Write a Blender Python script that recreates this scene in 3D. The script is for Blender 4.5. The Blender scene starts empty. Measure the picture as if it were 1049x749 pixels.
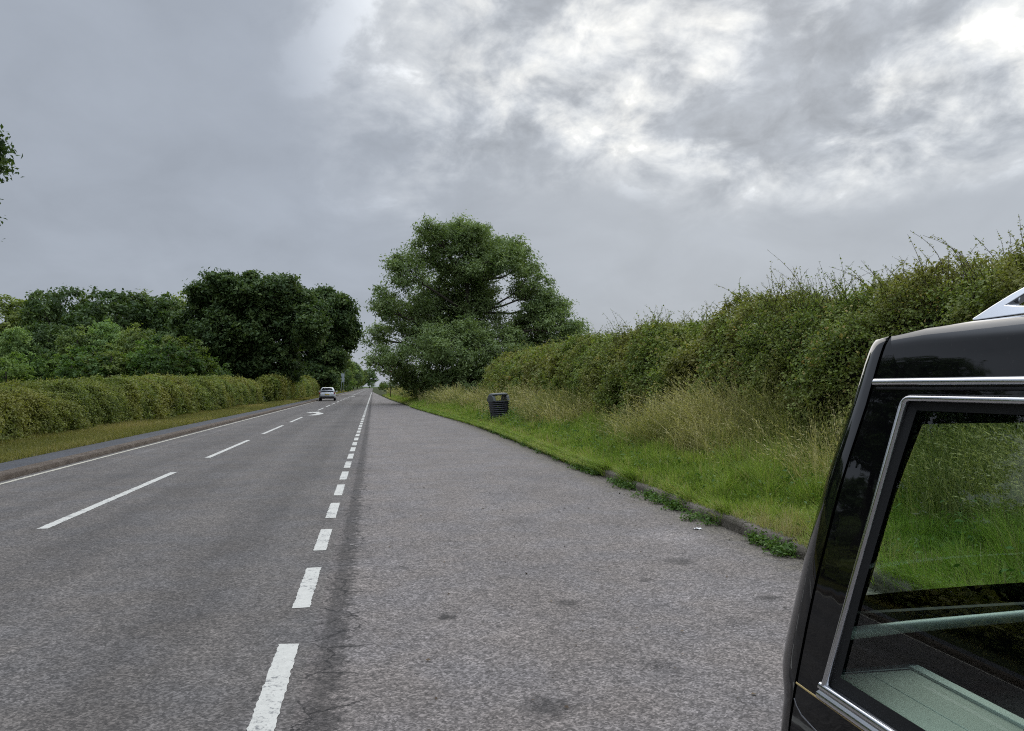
import bpy, bmesh, math
import numpy as np
from mathutils import Vector, Matrix

C = bpy.context.scene.collection
sc = bpy.context.scene
R = math.radians
rng = np.random.default_rng(7)

# ------------------------------------------------------------------ helpers
def link(o, parent=None):
    C.objects.link(o)
    if parent is not None:
        o.parent = parent
    return o

def tag(o, label=None, cat=None, group=None, kind=None):
    if label: o['label'] = label
    if cat: o['category'] = cat
    if group: o['group'] = group
    if kind: o['kind'] = kind
    return o

def thing(name, label, cat, loc=(0, 0, 0), rz=0.0, group=None):
    o = bpy.data.objects.new(name, None)
    o.empty_display_size = 0.2
    o.location = loc
    o.rotation_euler = (0, 0, rz)
    link(o)
    return tag(o, label, cat, group)

def mesh_np(name, V, Q, mat, parent=None, smooth=False, rnd=None, uv=None):
    """V (n,3), Q (m,k) faces all with k corners"""
    V = np.ascontiguousarray(V, dtype=np.float32); Q = np.ascontiguousarray(Q, dtype=np.int32)
    me = bpy.data.meshes.new(name)
    m, k = Q.shape
    me.vertices.add(len(V)); me.vertices.foreach_set('co', V.ravel())
    me.loops.add(m * k); me.loops.foreach_set('vertex_index', Q.ravel())
    me.polygons.add(m)
    me.polygons.foreach_set('loop_start', np.arange(0, m * k, k, dtype=np.int32))
    if smooth:
        me.polygons.foreach_set('use_smooth', np.ones(m, dtype=bool))
    if rnd is not None:
        a = me.attributes.new('rnd', 'FLOAT', 'FACE')
        a.data.foreach_set('value', np.ascontiguousarray(rnd, dtype=np.float32))
    me.update(calc_edges=True)
    if mat is not None: me.materials.append(mat)
    return link(bpy.data.objects.new(name, me), parent)

def obj_bm(name, bm, mat, parent=None, smooth=False, bevel=0.0, seg=2):
    bmesh.ops.recalc_face_normals(bm, faces=bm.faces)
    me = bpy.data.meshes.new(name); bm.to_mesh(me); bm.free()
    if smooth:
        for p in me.polygons: p.use_smooth = True
    me.materials.append(mat)
    o = link(bpy.data.objects.new(name, me), parent)
    if bevel:
        md = o.modifiers.new('bevel', 'BEVEL'); md.width = bevel; md.segments = seg; md.limit_method = 'ANGLE'
    return o

def box(bm, x0, x1, y0, y1, z0, z1):
    v = [bm.verts.new(p) for p in ((x0,y0,z0),(x1,y0,z0),(x1,y1,z0),(x0,y1,z0),(x0,y0,z1),(x1,y0,z1),(x1,y1,z1),(x0,y1,z1))]
    for f in ((3,2,1,0),(4,5,6,7),(0,1,5,4),(1,2,6,5),(2,3,7,6),(3,0,4,7)):
        bm.faces.new([v[i] for i in f])

def loft(bm, rings, closed=True, cap=True):
    vs = [[bm.verts.new(p) for p in r] for r in rings]
    n = len(rings[0])
    for a, b in zip(vs[:-1], vs[1:]):
        for i in range(n if closed else n - 1):
            j = (i + 1) % n
            try: bm.faces.new((a[i], a[j], b[j], b[i]))
            except ValueError: pass
    if cap and closed:
        bm.faces.new(vs[0][::-1]); bm.faces.new(vs[-1])
    return vs

def tube(bm, pts, rad, n=8, cap=True, flat=1.0):
    pts = [Vector(p) for p in pts]
    rad = rad if hasattr(rad, '__len__') else [rad] * len(pts)
    rings = []
    u = None
    for i, p in enumerate(pts):
        d = (pts[min(i + 1, len(pts) - 1)] - pts[max(i - 1, 0)]).normalized()
        if u is None:
            u = d.cross(Vector((0, 0, 1)))
            if u.length < 1e-3: u = Vector((1, 0, 0))
        u = (u - d * u.dot(d)).normalized(); w = d.cross(u)
        rings.append([p + (u * math.cos(a) * flat + w * math.sin(a)) * rad[i] for a in [2 * math.pi * k / n for k in range(n)]])
    loft(bm, rings, True, cap)

def grid_np(name, P, mat, parent=None, smooth=True, mask=None):
    """P (a,b,3) grid of points; mask (a-1,b-1) keeps cells"""
    a, b = P.shape[:2]
    I = np.arange(a * b).reshape(a, b)
    Q = np.stack([I[:-1, :-1], I[1:, :-1], I[1:, 1:], I[:-1, 1:]], -1)
    Q = Q[mask] if mask is not None else Q.reshape(-1, 4)
    return mesh_np(name, P.reshape(-1, 3), Q.reshape(-1, 4), mat, parent, smooth)

# ------------------------------------------------------------------ node helpers
class NT:
    def __init__(s, tree): s.t = tree; s.t.nodes.clear()
    def n(s, typ, ins=None, **props):
        nd = s.t.nodes.new(typ)
        for k, v in props.items(): setattr(nd, k, v)
        for k, v in (ins or {}).items(): s.set(nd.inputs[k], v)
        return nd
    def set(s, inp, v):
        if isinstance(v, bpy.types.NodeSocket): s.t.links.new(v, inp)
        elif isinstance(v, bpy.types.Node): s.t.links.new(v.outputs[0], inp)
        else: inp.default_value = v
    def m(s, op, a, b=0.0, c=None, clamp=False):
        nd = s.t.nodes.new('ShaderNodeMath'); nd.operation = op; nd.use_clamp = clamp
        s.set(nd.inputs[0], a); s.set(nd.inputs[1], b)
        if c is not None: s.set(nd.inputs[2], c)
        return nd.outputs[0]
    def step(s, v, a, b):
        nd = s.t.nodes.new('ShaderNodeMapRange'); nd.interpolation_type = 'SMOOTHSTEP'
        s.set(nd.inputs['Value'], v)
        if a < b:
            nd.inputs['From Min'].default_value = a; nd.inputs['From Max'].default_value = b
        else:
            nd.inputs['From Min'].default_value = b; nd.inputs['From Max'].default_value = a
            nd.inputs['To Min'].default_value = 1; nd.inputs['To Max'].default_value = 0
        return nd.outputs[0]
    def mix(s, f, a, b, mode='MIX'):
        nd = s.t.nodes.new('ShaderNodeMix'); nd.data_type = 'RGBA'; nd.blend_type = mode
        s.set(nd.inputs[0], f)
        for inp, v in ((nd.inputs[6], a), (nd.inputs[7], b)):
            if isinstance(v, tuple) and len(v) == 3: v = (*v, 1)
            s.set(inp, v)
        return nd.outputs[2]
    def noise(s, vec, scale, detail=4, rough=0.55, dist=0.0, dim='3D'):
        nd = s.n('ShaderNodeTexNoise', {'Vector': vec, 'Scale': scale, 'Detail': detail, 'Roughness': rough, 'Distortion': dist}, noise_dimensions=dim)
        return nd.outputs[0]
    def vec(s, x, y, z=0.0):
        return s.n('ShaderNodeCombineXYZ', {0: x, 1: y, 2: z}).outputs[0]
    def ramp(s, f, stops):
        nd = s.n('ShaderNodeValToRGB', {0: f}); cr = nd.color_ramp
        while len(cr.elements) < len(stops): cr.elements.new(0.5)
        for e, (p, c) in zip(cr.elements, stops): e.position = p; e.color = (*c, 1)
        return nd.outputs[0]

def material(name):
    m = bpy.data.materials.new(name); m.use_nodes = True
    nt = NT(m.node_tree)
    out = nt.n('ShaderNodeOutputMaterial')
    return m, nt, out

def plain(name, col, rough=0.5, metal=0.0, spec=0.5, coat=0.0, bump=0.0, bscale=200, var=0.0, vscale=6.0, coat_rough=0.03):
    m, nt, out = material(name)
    pos = nt.n('ShaderNodeTexCoord').outputs['Object']
    c = (*col, 1)
    if var:
        nz = nt.noise(pos, vscale, 5, 0.6)
        k = nt.m('MULTIPLY_ADD', nz, 2 * var, 1 - var)
        c = nt.mix(1.0, c, nt.n('ShaderNodeCombineColor', {0: k, 1: k, 2: k}).outputs[0], 'MULTIPLY')
    p = nt.n('ShaderNodeBsdfPrincipled', {'Base Color': c, 'Roughness': rough, 'Metallic': metal, 'Specular IOR Level': spec, 'Coat Weight': coat, 'Coat Roughness': coat_rough})
    if bump:
        b = nt.n('ShaderNodeBump', {'Strength': bump, 'Distance': 0.01, 'Height': nt.noise(pos, bscale, 3)})
        nt.set(p.inputs['Normal'], b)
    nt.set(out.inputs[0], p)
    return m

def leaf_mat(name, stops, trans=0.35, rough=0.6, spec=0.18, patch=None, pscale=0.5, pertree=False):
    """leaf colour: random per leaf (rnd) plus broad patches of another leaf colour"""
    m, nt, out = material(name)
    a = nt.n('ShaderNodeAttribute', attribute_name='rnd')
    col = nt.ramp(a.outputs['Fac'], stops)
    if patch:
        pos = nt.n('ShaderNodeTexCoord').outputs['Object']
        f = nt.step(nt.noise(pos, pscale, 3), 0.42, 0.66)
        col = nt.mix(nt.m('MULTIPLY', f, 0.85), col, patch)
    if pertree:
        rv = nt.n('ShaderNodeObjectInfo').outputs['Random']
        k1 = nt.m('MULTIPLY_ADD', rv, 0.75, 0.72); rv2 = nt.m('FRACT', nt.m('MULTIPLY', rv, 7.31))
        col = nt.mix(1.0, col, nt.n('ShaderNodeCombineColor', {0: nt.m('MULTIPLY', k1, nt.m('MULTIPLY_ADD', rv2, 0.3, 0.9)), 1: k1, 2: nt.m('MULTIPLY', k1, nt.m('MULTIPLY_ADD', rv2, -0.25, 1.1))}).outputs[0], 'MULTIPLY')
    p = nt.n('ShaderNodeBsdfPrincipled', {'Base Color': col, 'Roughness': rough, 'Specular IOR Level': spec})
    tcol = nt.mix(1.0, col, (1.25, 1.35, 0.6), 'MULTIPLY')
    t = nt.n('ShaderNodeBsdfTranslucent', {'Color': tcol})
    nt.set(out.inputs[0], nt.n('ShaderNodeMixShader', {0: trans, 1: p, 2: t}))
    return m

def glass_mat(name, tint, rough=0.0, ior=1.5):
    m, nt, out = material(name)
    t = nt.n('ShaderNodeBsdfTransparent', {'Color': (*tint, 1)})
    g = nt.n('ShaderNodeBsdfGlossy', {'Color': (1, 1, 1, 1), 'Roughness': rough})
    geo = nt.n('ShaderNodeNewGeometry')
    c = nt.m('ABSOLUTE', nt.n('ShaderNodeVectorMath', {0: geo.outputs['Incoming'], 1: geo.outputs['Normal']}, operation='DOT_PRODUCT').outputs['Value'])
    f = nt.m('MULTIPLY_ADD', nt.m('POWER', nt.m('SUBTRACT', 1.0, c, clamp=True), 5.0), 0.94, 0.06)
    nt.set(out.inputs[0], nt.n('ShaderNodeMixShader', {0: f, 1: t, 2: g}))
    return m

# ------------------------------------------------------------------ camera
H = 1.62
YAW = 10.2
cam = bpy.data.cameras.new('camera'); co = link(bpy.data.objects.new('camera', cam))
cam.sensor_width = 36; cam.lens = 36 * 788 / 1049; cam.clip_start = 0.05; cam.clip_end = 8000
co.location = (0, 0, H); co.rotation_euler = (R(90 + 1.56), 0, R(-YAW))
sc.camera = co

# ------------------------------------------------------------------ sky and light
SUN_AZ, SUN_EL = 25.0, 33.0
SKY_SEED = 77.7
def sdir(az, el):
    return Vector((math.sin(R(az)) * math.cos(R(el)), math.cos(R(az)) * math.cos(R(el)), math.sin(R(el))))
w = bpy.data.worlds.new('World'); sc.world = w; w.use_nodes = True
nt = NT(w.node_tree)
wout = nt.n('ShaderNodeOutputWorld')
d = nt.n('ShaderNodeTexCoord').outputs['Generated']
dn = nt.n('ShaderNodeVectorMath', {0: d}, operation='NORMALIZE').outputs[0]
sx = nt.n('ShaderNodeSeparateXYZ', {0: dn})
X, Y, Z = sx.outputs
zc = nt.m('MAXIMUM', Z, 0.0)
inv = nt.m('DIVIDE', 1.0, nt.m('ADD', zc, 0.40))
P = nt.vec(nt.m('MULTIPLY', X, inv), nt.m('MULTIPLY', Y, nt.m('MULTIPLY', inv, 0.9)), SKY_SEED)
def dot(v):
    return nt.n('ShaderNodeVectorMath', {0: dn, 1: tuple(v)}, operation='DOT_PRODUCT').outputs['Value']
gl = nt.step(dot(sdir(33, 25)), 0.78, 0.97)
el = nt.step(nt.m('ADD', Z, nt.m('MULTIPLY', nt.m('SUBTRACT', nt.noise(P, 1.6, 4), 0.5), 0.22)), 0.19, 0.31)
b = nt.m('MULTIPLY', gl, el)
big = nt.noise(P, 1.1, 3, 0.5, 0.3)
mid = nt.noise(P, 4.6, 8, 0.55, 0.35)
fine = nt.noise(P, 12.0, 7, 0.6, 0.3)
mix_ = nt.m('ADD', nt.m('MULTIPLY', mid, 0.78), nt.m('MULTIPLY', fine, 0.22))
brk = nt.step(mix_, 0.42, 0.63)
gap = nt.step(mix_, 0.565, 0.64)
# thin bright veils elsewhere in the cloud deck
veil = nt.m('MULTIPLY', nt.step(big, 0.48, 0.72), nt.step(Z, 0.22, 0.45))
L = nt.m('MULTIPLY_ADD', big, 0.12, 0.368)
L = nt.m('ADD', L, nt.m('MULTIPLY', nt.m('SUBTRACT', mid, 0.5), 0.15))
L = nt.m('ADD', L, nt.m('MULTIPLY', veil, 0.11))
L = nt.m('ADD', L, nt.m('MULTIPLY', b, nt.m('MULTIPLY_ADD', brk, 0.50, 0.01)))
L = nt.m('ADD', L, nt.m('MULTIPLY', b, nt.m('MULTIPLY', gap, 0.42)))
L = nt.m('ADD', L, nt.m('MULTIPLY', gl, 0.065))
L = nt.m('ADD', L, nt.m('MULTIPLY', nt.m('MULTIPLY', b, nt.m('SUBTRACT', fine, 0.5)), 0.52))
L = nt.m('ADD', L, nt.m('MULTIPLY', nt.step(Z, 0.46, 0.90), 2.0))      # overcast is brightest overhead; boosted further, out of view, to brighten the vegetation
warm = nt.m('MULTIPLY', gl, 0.9)
tint = nt.mix(warm, (0.89, 0.985, 1.14), (0.925, 0.995, 1.085))
tint = nt.mix(nt.m('MULTIPLY', b, brk), tint, (1.005, 1.0, 0.955))
Lc = nt.n('ShaderNodeCombineColor', {0: L, 1: L, 2: L}).outputs[0]
cloud = nt.mix(1.0, tint, Lc, 'MULTIPLY')
cloud10 = nt.n('ShaderNodeVectorMath', {0: cloud, 'Scale': 10.0}, operation='SCALE').outputs[0]
sky = nt.n('ShaderNodeTexSky', sky_type='NISHITA', sun_disc=False)
sky.sun_elevation = R(SUN_EL); sky.sun_rotation = R(SUN_AZ)
final = nt.mix(0.965, sky.outputs[0], cloud10)
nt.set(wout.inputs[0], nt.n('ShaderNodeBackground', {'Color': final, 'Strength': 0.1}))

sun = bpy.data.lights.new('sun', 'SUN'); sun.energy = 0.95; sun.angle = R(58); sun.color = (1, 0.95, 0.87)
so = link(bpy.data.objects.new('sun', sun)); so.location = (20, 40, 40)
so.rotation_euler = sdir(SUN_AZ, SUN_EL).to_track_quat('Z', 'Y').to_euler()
sc.view_settings.view_transform = 'Standard'; sc.view_settings.look = 'None'
sc.view_settings.exposure = 0.0; sc.view_settings.gamma = 1.0
sc.render.engine = 'CYCLES'
cy = sc.cycles
cy.max_bounces = 7; cy.diffuse_bounces = 5; cy.glossy_bounces = 4; cy.transmission_bounces = 4; cy.transparent_max_bounces = 10
cy.caustics_reflective = False; cy.caustics_refractive = False
cy.sample_clamp_indirect = 6.0
cy.use_adaptive_sampling = True; cy.adaptive_threshold = 0.02
cy.use_denoising = False
cy.pixel_filter_type = 'BLACKMAN_HARRIS'; cy.filter_width = 1.1

# ------------------------------------------------------------------ ground materials
KERB = np.array([(-40,3.9),(-10,3.9),(6,3.93),(14,4.08),(22,4.24),(28,4.26),(34,4.08),(40,3.80),(46,3.50),(53.5,3.15),(70,2.62),(92,1.98),(130,1.35),(161,0.9),(200,0.2),(250,-0.3),(900,-0.3)])
def kx(y):
    y = np.asarray(y, float)
    return sum(np.interp(y + o, KERB[:, 0], KERB[:, 1]) for o in (-3, -1.5, 0, 1.5, 3)) / 5

def asphalt(name, base, grain, stones, layby=False):
    m, nt, out = material(name)
    geo = nt.n('ShaderNodeNewGeometry'); pos = geo.outputs['Position']
    s = nt.n('ShaderNodeSeparateXYZ', {0: pos}); x, y = s.outputs[0], s.outputs[1]
    p2 = nt.vec(x, y, 0.0)
    vor = nt.n('ShaderNodeTexVoronoi', {'Vector': p2, 'Scale': grain}, voronoi_dimensions='2D')
    cellr = nt.n('ShaderNodeSeparateColor', {0: vor.outputs['Color']}).outputs[0]
    vor2 = nt.n('ShaderNodeTexVoronoi', {'Vector': p2, 'Scale': grain * 0.42}, voronoi_dimensions='2D')
    cell2 = nt.n('ShaderNodeSeparateColor', {0: vor2.outputs['Color']}).outputs[1]
    k = nt.m('ADD', nt.m('MULTIPLY', nt.m('SUBTRACT', nt.m('POWER', cellr, 1.6), 0.38), stones), 1.0)
    k = nt.m('MULTIPLY', k, nt.m('MULTIPLY_ADD', nt.m('SUBTRACT', cell2, 0.5), stones * 0.45, 1.0))
    fine = nt.noise(p2, grain * 0.25, 4, 0.7)
    k = nt.m('MULTIPLY', k, nt.m('MULTIPLY_ADD', nt.m('SUBTRACT', fine, 0.5), 1.1, 1.0))
    blot = nt.noise(p2, 0.55, 5, 0.6)
    k = nt.m('MULTIPLY', k, nt.m('MULTIPLY_ADD', nt.m('SUBTRACT', blot, 0.5), 0.75, 1.0))
    med = nt.noise(p2, 4.5, 5, 0.65)
    k = nt.m('MULTIPLY', k, nt.m('MULTIPLY_ADD', nt.m('SUBTRACT', med, 0.5), 0.6, 1.0))
    streak = nt.noise(nt.vec(nt.m('MULTIPLY', x, 2.2), nt.m('MULTIPLY', y, 0.06), 0.0), 1.0, 4, 0.6)
    k = nt.m('MULTIPLY', k, nt.m('MULTIPLY_ADD', nt.m('SUBTRACT', streak, 0.5), 0.5 if not layby else 0.2, 1.0))
    warmf = nt.step(nt.noise(p2, 1.3, 3), 0.35, 0.7)
    col = nt.mix(warmf, (base[0] * 1.02, base[1] * 0.98, base[2] * 0.97), (base[0] * 0.98, base[1] * 0.98, base[2] * 1.03))
    rough = 0.85
    if layby:
        wob = nt.m('MULTIPLY', nt.m('SUBTRACT', nt.noise(nt.vec(x, nt.m('MULTIPLY', y, 1.0), 0.0), 6.5, 9, 0.78), 0.5), 0.62)
        xe = nt.m('ADD', x, wob)
        worn = nt.step(xe, -0.13, -0.20)                        # the broken, darker joint beside the road
        k = nt.m('MULTIPLY', k, nt.m('MULTIPLY_ADD', nt.m('MULTIPLY', worn, nt.m('MULTIPLY_ADD', nt.step(nt.m('ADD', x, nt.m('MULTIPLY', wob, 0.5)), -0.335, -0.295), 0.30, 0.28)), -1.0, 1.0))
        cr = nt.n('ShaderNodeTexVoronoi', {'Vector': nt.n('ShaderNodeVectorMath', {0: p2, 1: nt.n('ShaderNodeVectorMath', {0: nt.vec(med, blot, 0.0), 'Scale': 0.35}, operation='SCALE').outputs[0]}, operation='ADD').outputs[0], 'Scale': 2.3}, voronoi_dimensions='2D', feature='DISTANCE_TO_EDGE')
        crm = nt.m('MULTIPLY', nt.step(cr.outputs[0], 0.030, 0.012), nt.step(xe, 0.05, -0.10))
        crm2 = nt.m('MULTIPLY', nt.step(cr.outputs[0], 0.010, 0.003), nt.step(blot, 0.52, 0.62))
        k = nt.m('MULTIPLY', k, nt.m('MULTIPLY_ADD', nt.m('MAXIMUM', crm, nt.m('MULTIPLY', crm2, 0.5)), -0.7, 1.0))
        # oil stains and patches
        pw = nt.n('ShaderNodeVectorMath', {0: p2, 1: nt.n('ShaderNodeVectorMath', {0: nt.vec(nt.noise(p2, 9, 4), nt.noise(nt.vec(y, x, 0.0), 9, 4), 0.0), 'Scale': 0.22}, operation='SCALE').outputs[0]}, operation='ADD').outputs[0]
        for (ax, ay, r, dk) in ((0.63, 5.56, 0.095, 0.75), (0.98, 3.95, 0.20, 0.55), (1.55, 5.75, 0.14, 0.5), (2.9, 6.9, 0.22, 0.45), (1.75, 4.4, 0.16, 0.35), (2.35, 6.3, 0.10, 0.5), (0.35, 7.1, 0.09, 0.4), (3.1, 5.6, 0.14, 0.5), (1.9, 9.3, 0.3, 0.22), (2.6, 5.1, 0.18, 0.25), (0.9, 8.2, 0.1, 0.3), (1.2, 6.6, 0.07, 0.35)):
            dd = nt.n('ShaderNodeVectorMath', {0: pw, 1: (ax, ay, 0.0)}, operation='DISTANCE').outputs['Value']
            k = nt.m('MULTIPLY', k, nt.m('MULTIPLY_ADD', nt.step(dd, r, r * 0.25), -dk, 1.0))
        edge = nt.step(nt.m('ADD', x, nt.m('MULTIPLY', nt.m('SUBTRACT', med, 0.5), 0.9)), 3.35, 3.95)
        col = nt.mix(nt.m('MULTIPLY', edge, 0.75), col, (0.085, 0.072, 0.05))
        pale = nt.n('ShaderNodeVectorMath', {0: pw, 1: (3.3, 8.0, 0.0)}, operation='DISTANCE').outputs['Value']
        k = nt.m('MULTIPLY', k, nt.m('MULTIPLY_ADD', nt.step(pale, 0.5, 0.05), 0.35, 1.0))
    else:
        # wheel paths polished a little darker, patched trench line on the far lane
        for xc, wd, a in ((-1.35, 0.5, -0.16), (-2.9, 0.5, -0.16), (-4.55, 0.4, -0.12), (-5.55, 0.12, 0.30), (-5.3, 0.05, 0.22)):
            g = nt.step(nt.m('ABSOLUTE', nt.m('SUBTRACT', nt.m('ADD', x, nt.m('MULTIPLY', nt.m('SUBTRACT', streak, 0.5), 0.3)), xc)), wd, wd * 0.3)
            if a > 0:
                g = nt.m('MULTIPLY', g, nt.m('MULTIPLY', nt.step(y, 16.5, 19.0), nt.step(y, 45.0, 36.0)))
                g = nt.m('MULTIPLY', g, nt.step(nt.noise(p2, 2.0, 5), 0.35, 0.6))
            k = nt.m('MULTIPLY', k, nt.m('MULTIPLY_ADD', g, a, 1.0))
    kk = nt.n('ShaderNodeCombineColor', {0: k, 1: k, 2: k}).outputs[0]
    c = nt.mix(1.0, col, kk, 'MULTIPLY')
    hgt = nt.m('ADD', nt.m('MULTIPLY', vor.outputs['Distance'], -0.6), nt.m('MULTIPLY', fine, 0.8))
    bp = nt.n('ShaderNodeBump', {'Strength': 0.55, 'Distance': 0.006, 'Height': hgt})
    pr = nt.n('ShaderNodeBsdfPrincipled', {'Base Color': c, 'Roughness': rough, 'Specular IOR Level': 0.3, 'Normal': bp})
    nt.set(out.inputs[0], pr)
    return m

def paint_mat(name, col, wear):
    m, nt, out = material(name)
    pos = nt.n('ShaderNodeNewGeometry').outputs['Position']
    n1 = nt.noise(pos, 38, 5, 0.7); n2 = nt.noise(pos, 5, 4, 0.6)
    f = nt.m('ADD', nt.m('MULTIPLY', n1, 0.6), nt.m('MULTIPLY', n2, 0.4))
    worn = nt.step(f, wear + 0.06, wear - 0.05)
    dirt = nt.m('MULTIPLY_ADD', nt.noise(pos, 14, 5, 0.7), 0.5, 0.72)
    c = nt.mix(worn, (*col, 1), (0.13, 0.128, 0.125, 1))
    c = nt.mix(1.0, c, nt.n('ShaderNodeCombineColor', {0: dirt, 1: dirt, 2: dirt}).outputs[0], 'MULTIPLY')
    bp = nt.n('ShaderNodeBump', {'Strength': 0.5, 'Distance': 0.004, 'Height': nt.noise(pos, 90, 3)})
    nt.set(out.inputs[0], nt.n('ShaderNodeBsdfPrincipled', {'Base Color': c, 'Roughness': 0.75, 'Normal': bp}))
    return m

def soil_mat(name, cols, scale=2.0):
    m, nt, out = material(name)
    pos = nt.n('ShaderNodeNewGeometry').outputs['Position']
    n = nt.m('ADD', nt.m('MULTIPLY', nt.noise(pos, scale, 6, 0.65), 0.6), nt.m('MULTIPLY', nt.noise(pos, scale * 14, 4, 0.7), 0.4))
    c = nt.ramp(n, [(0.32, cols[0]), (0.5, cols[1]), (0.68, cols[2])])
    bp = nt.n('ShaderNodeBump', {'Strength': 0.8, 'Distance': 0.04, 'Height': nt.noise(pos, scale * 20, 4, 0.7)})
    nt.set(out.inputs[0], nt.n('ShaderNodeBsdfPrincipled', {'Base Color': c, 'Roughness': 0.95, 'Specular IOR Level': 0.1, 'Normal': bp}))
    return m

M_road = asphalt('road asphalt', (0.089, 0.081, 0.072), 95, 1.1)
M_lay = asphalt('lay-by chippings', (0.130, 0.116, 0.104), 95, 1.15, True)
M_foot = asphalt('footway tarmac', (0.051, 0.053, 0.056), 90, 0.6)
M_paint = paint_mat('road paint', (0.448, 0.432, 0.384), 0.425)
M_paint2 = paint_mat('worn road paint', (0.400, 0.368, 0.288), 0.43)
M_soil = soil_mat('verge soil', ((0.018, 0.021, 0.008), (0.032, 0.040, 0.013), (0.052, 0.056, 0.022)))
M_field = soil_mat('field grass', ((0.024, 0.040, 0.011), (0.040, 0.064, 0.016), (0.060, 0.080, 0.024)), 0.08)
M_kerbL = soil_mat('dirty kerb', ((0.064, 0.050, 0.040), (0.120, 0.096, 0.076), (0.176, 0.148, 0.120)), 3.0)
M_kerb = soil_mat('mossy concrete kerb', ((0.056, 0.052, 0.032), (0.136, 0.120, 0.096), (0.240, 0.208, 0.176)), 3.5)

# ------------------------------------------------------------------ ground, road, lay-by, kerbs
def sheet(name, xs_of_y, ys, z, mat, parent=None):
    P = np.array([[(x, y, zz) for x, zz in zip(xs_of_y(y), z)] for y in ys])
    return grid_np(name, P, mat, parent)

g = mesh_np('ground', [(-4000, -600, -0.06), (4000, -600, -0.06), (4000, 6000, -0.06), (-4000, 6000, -0.06)], [(0, 1, 2, 3)], M_field)
tag(g, kind='structure')
road = mesh_np('road', [(-6.25, -30, 0), (-0.38, -30, 0), (-0.38, 720, 0), (-6.25, 720, 0)], [(0, 1, 2, 3)], M_road); tag(road, kind='structure')
ysL = np.concatenate([np.arange(-30, 70, 1.0), np.arange(70, 260, 5)])
lay = sheet('layby', lambda y: (-0.38, max(float(kx(y)), -0.36)), ysL, (0, 0), M_lay); tag(lay, kind='structure')
# left kerb, footway, verge
def profile_strip(name, prof, y0, y1, mat, step=4.0, jit=0.0):
    ys = np.arange(y0, y1 + .1, step)
    P = np.array([[(x + (rng.normal(0, jit) if jit else 0), y, z) for x, z in prof] for y in ys])
    o = grid_np(name, P, mat, None, smooth=False); tag(o, kind='structure'); return o
profile_strip('kerb', [(-6.25, -0.02), (-6.27, 0.085), (-6.30, 0.10), (-6.55, 0.105)], -30, 800, M_kerbL, 0.9, 0.004)
profile_strip('footpath', [(-6.55, 0.10), (-6.9, 0.10), (-7.28, 0.10)], -30, 800, M_foot)
profile_strip('verge_soil', [(-7.22, 0.09), (-7.5, 0.11), (-8.6, 0.10), (-10.2, 0.07), (-14, 0.05), (-30, 0.03), (-80, -0.05)], -30, 800, M_soil)

# right kerb: weathered stones with open joints, sunk into the verge
bm = bmesh.new()
y = -4.0
while y < 27:
    L = 0.914
    a, c = y + 0.006, y + L - 0.008
    dz, dx = rng.normal(0, 0.010), rng.normal(0, 0.008)
    xa, xb = float(kx(a)) + dx, float(kx(c)) + dx + rng.normal(0, 0.006)
    rings = []
    for yy, xx in ((a, xa), (c, xb)):
        rings.append([(xx, yy, -0.03), (xx + .005, yy, 0.085 + dz), (xx + 0.03, yy, 0.12 + dz), (xx + 0.155, yy, 0.125 + dz), (xx + 0.155, yy, -0.03)])
    loft(bm, rings)
    y += L
kerb = obj_bm('kerb', bm, M_kerb, bevel=0.012); tag(kerb, kind='structure')
def bank_z(u):
    return np.interp(u, [0, 0.14, 0.5, 1.2, 2.2, 3.2, 6, 20, 60], [0.09, 0.11, 0.16, 0.24, 0.36, 0.45, 0.45, 0.3, -0.04])
us = np.array([0.13, 0.3, 0.6, 1.2, 2.2, 3.2, 6, 20, 60])
ysB = np.concatenate([np.arange(-30, 60, 1.0), np.arange(60, 800, 8)])
P = np.array([[(float(kx(y)) + u, y, float(bank_z(u))) for u in us] for y in ysB])
o = grid_np('verge_bank', P, M_soil); tag(o, kind='structure')
# soil edge where no kerb shows
P = np.array([[(float(kx(y)) - 0.03, y, -0.01), (float(kx(y)) + 0.05, y, 0.05), (float(kx(y)) + 0.14, y, 0.11)] for y in ysB if y > 26])
o = grid_np('verge_edge', P, M_soil); tag(o, kind='structure')

# ------------------------------------------------------------------ road markings (painted sheets 4 mm above the road)
def strip_marks(name, xc, wd, segs, mat, jag=0.012, z=0.004):
    V, Q = [], []
    for a, c in segs:
        n = max(2, int((c - a) / 0.03)) if a < 40 else 2
        ys = np.linspace(a, c, n)
        j = jag if a < 40 else 0
        base = len(V)
        for i, yy in enumerate(ys):
            e0, e1 = rng.normal(0, j, 2)
            sh = rng.normal(0, j * 1.5) if i in (0, n - 1) else 0
            V += [(xc - wd / 2 + e0, yy + sh, z), (xc + wd / 2 + e1, yy - sh, z)]
        for i in range(n - 1):
            k = base + 2 * i
            Q.append((k, k + 1, k + 3, k + 2))
    return mesh_np(name, V, Q, mat, road)
segs = [(3.72, 5.05), (5.85, 7.12), (7.85, 9.0), (9.75, 11.0)]
yy = 11.75
while yy < 64: segs.append((yy, yy + 1.28)); yy += 1.97
segs.append((-0.2, 1.1)); segs.append((1.75, 3.05))
while yy < 210: segs.append((yy, yy + 1.75)); yy += 1.97
strip_marks('broken_edge_line', -0.515, 0.125, segs, M_paint, 0.003)
cl = []; y0 = 0.75
while y0 < 600:
    a = y0
    if not (44 < a < 50): cl.append((a, a + 5.85))
    y0 += 8.85
cl = [s for s in cl if not (124 < s[0] < 132)]
strip_marks('centre_line', -3.70, 0.12, cl, M_paint, 0.004)
strip_marks('edge_line', -6.08, 0.085, [(-30, 40), (40, 800)], M_paint2, 0.006)
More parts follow.
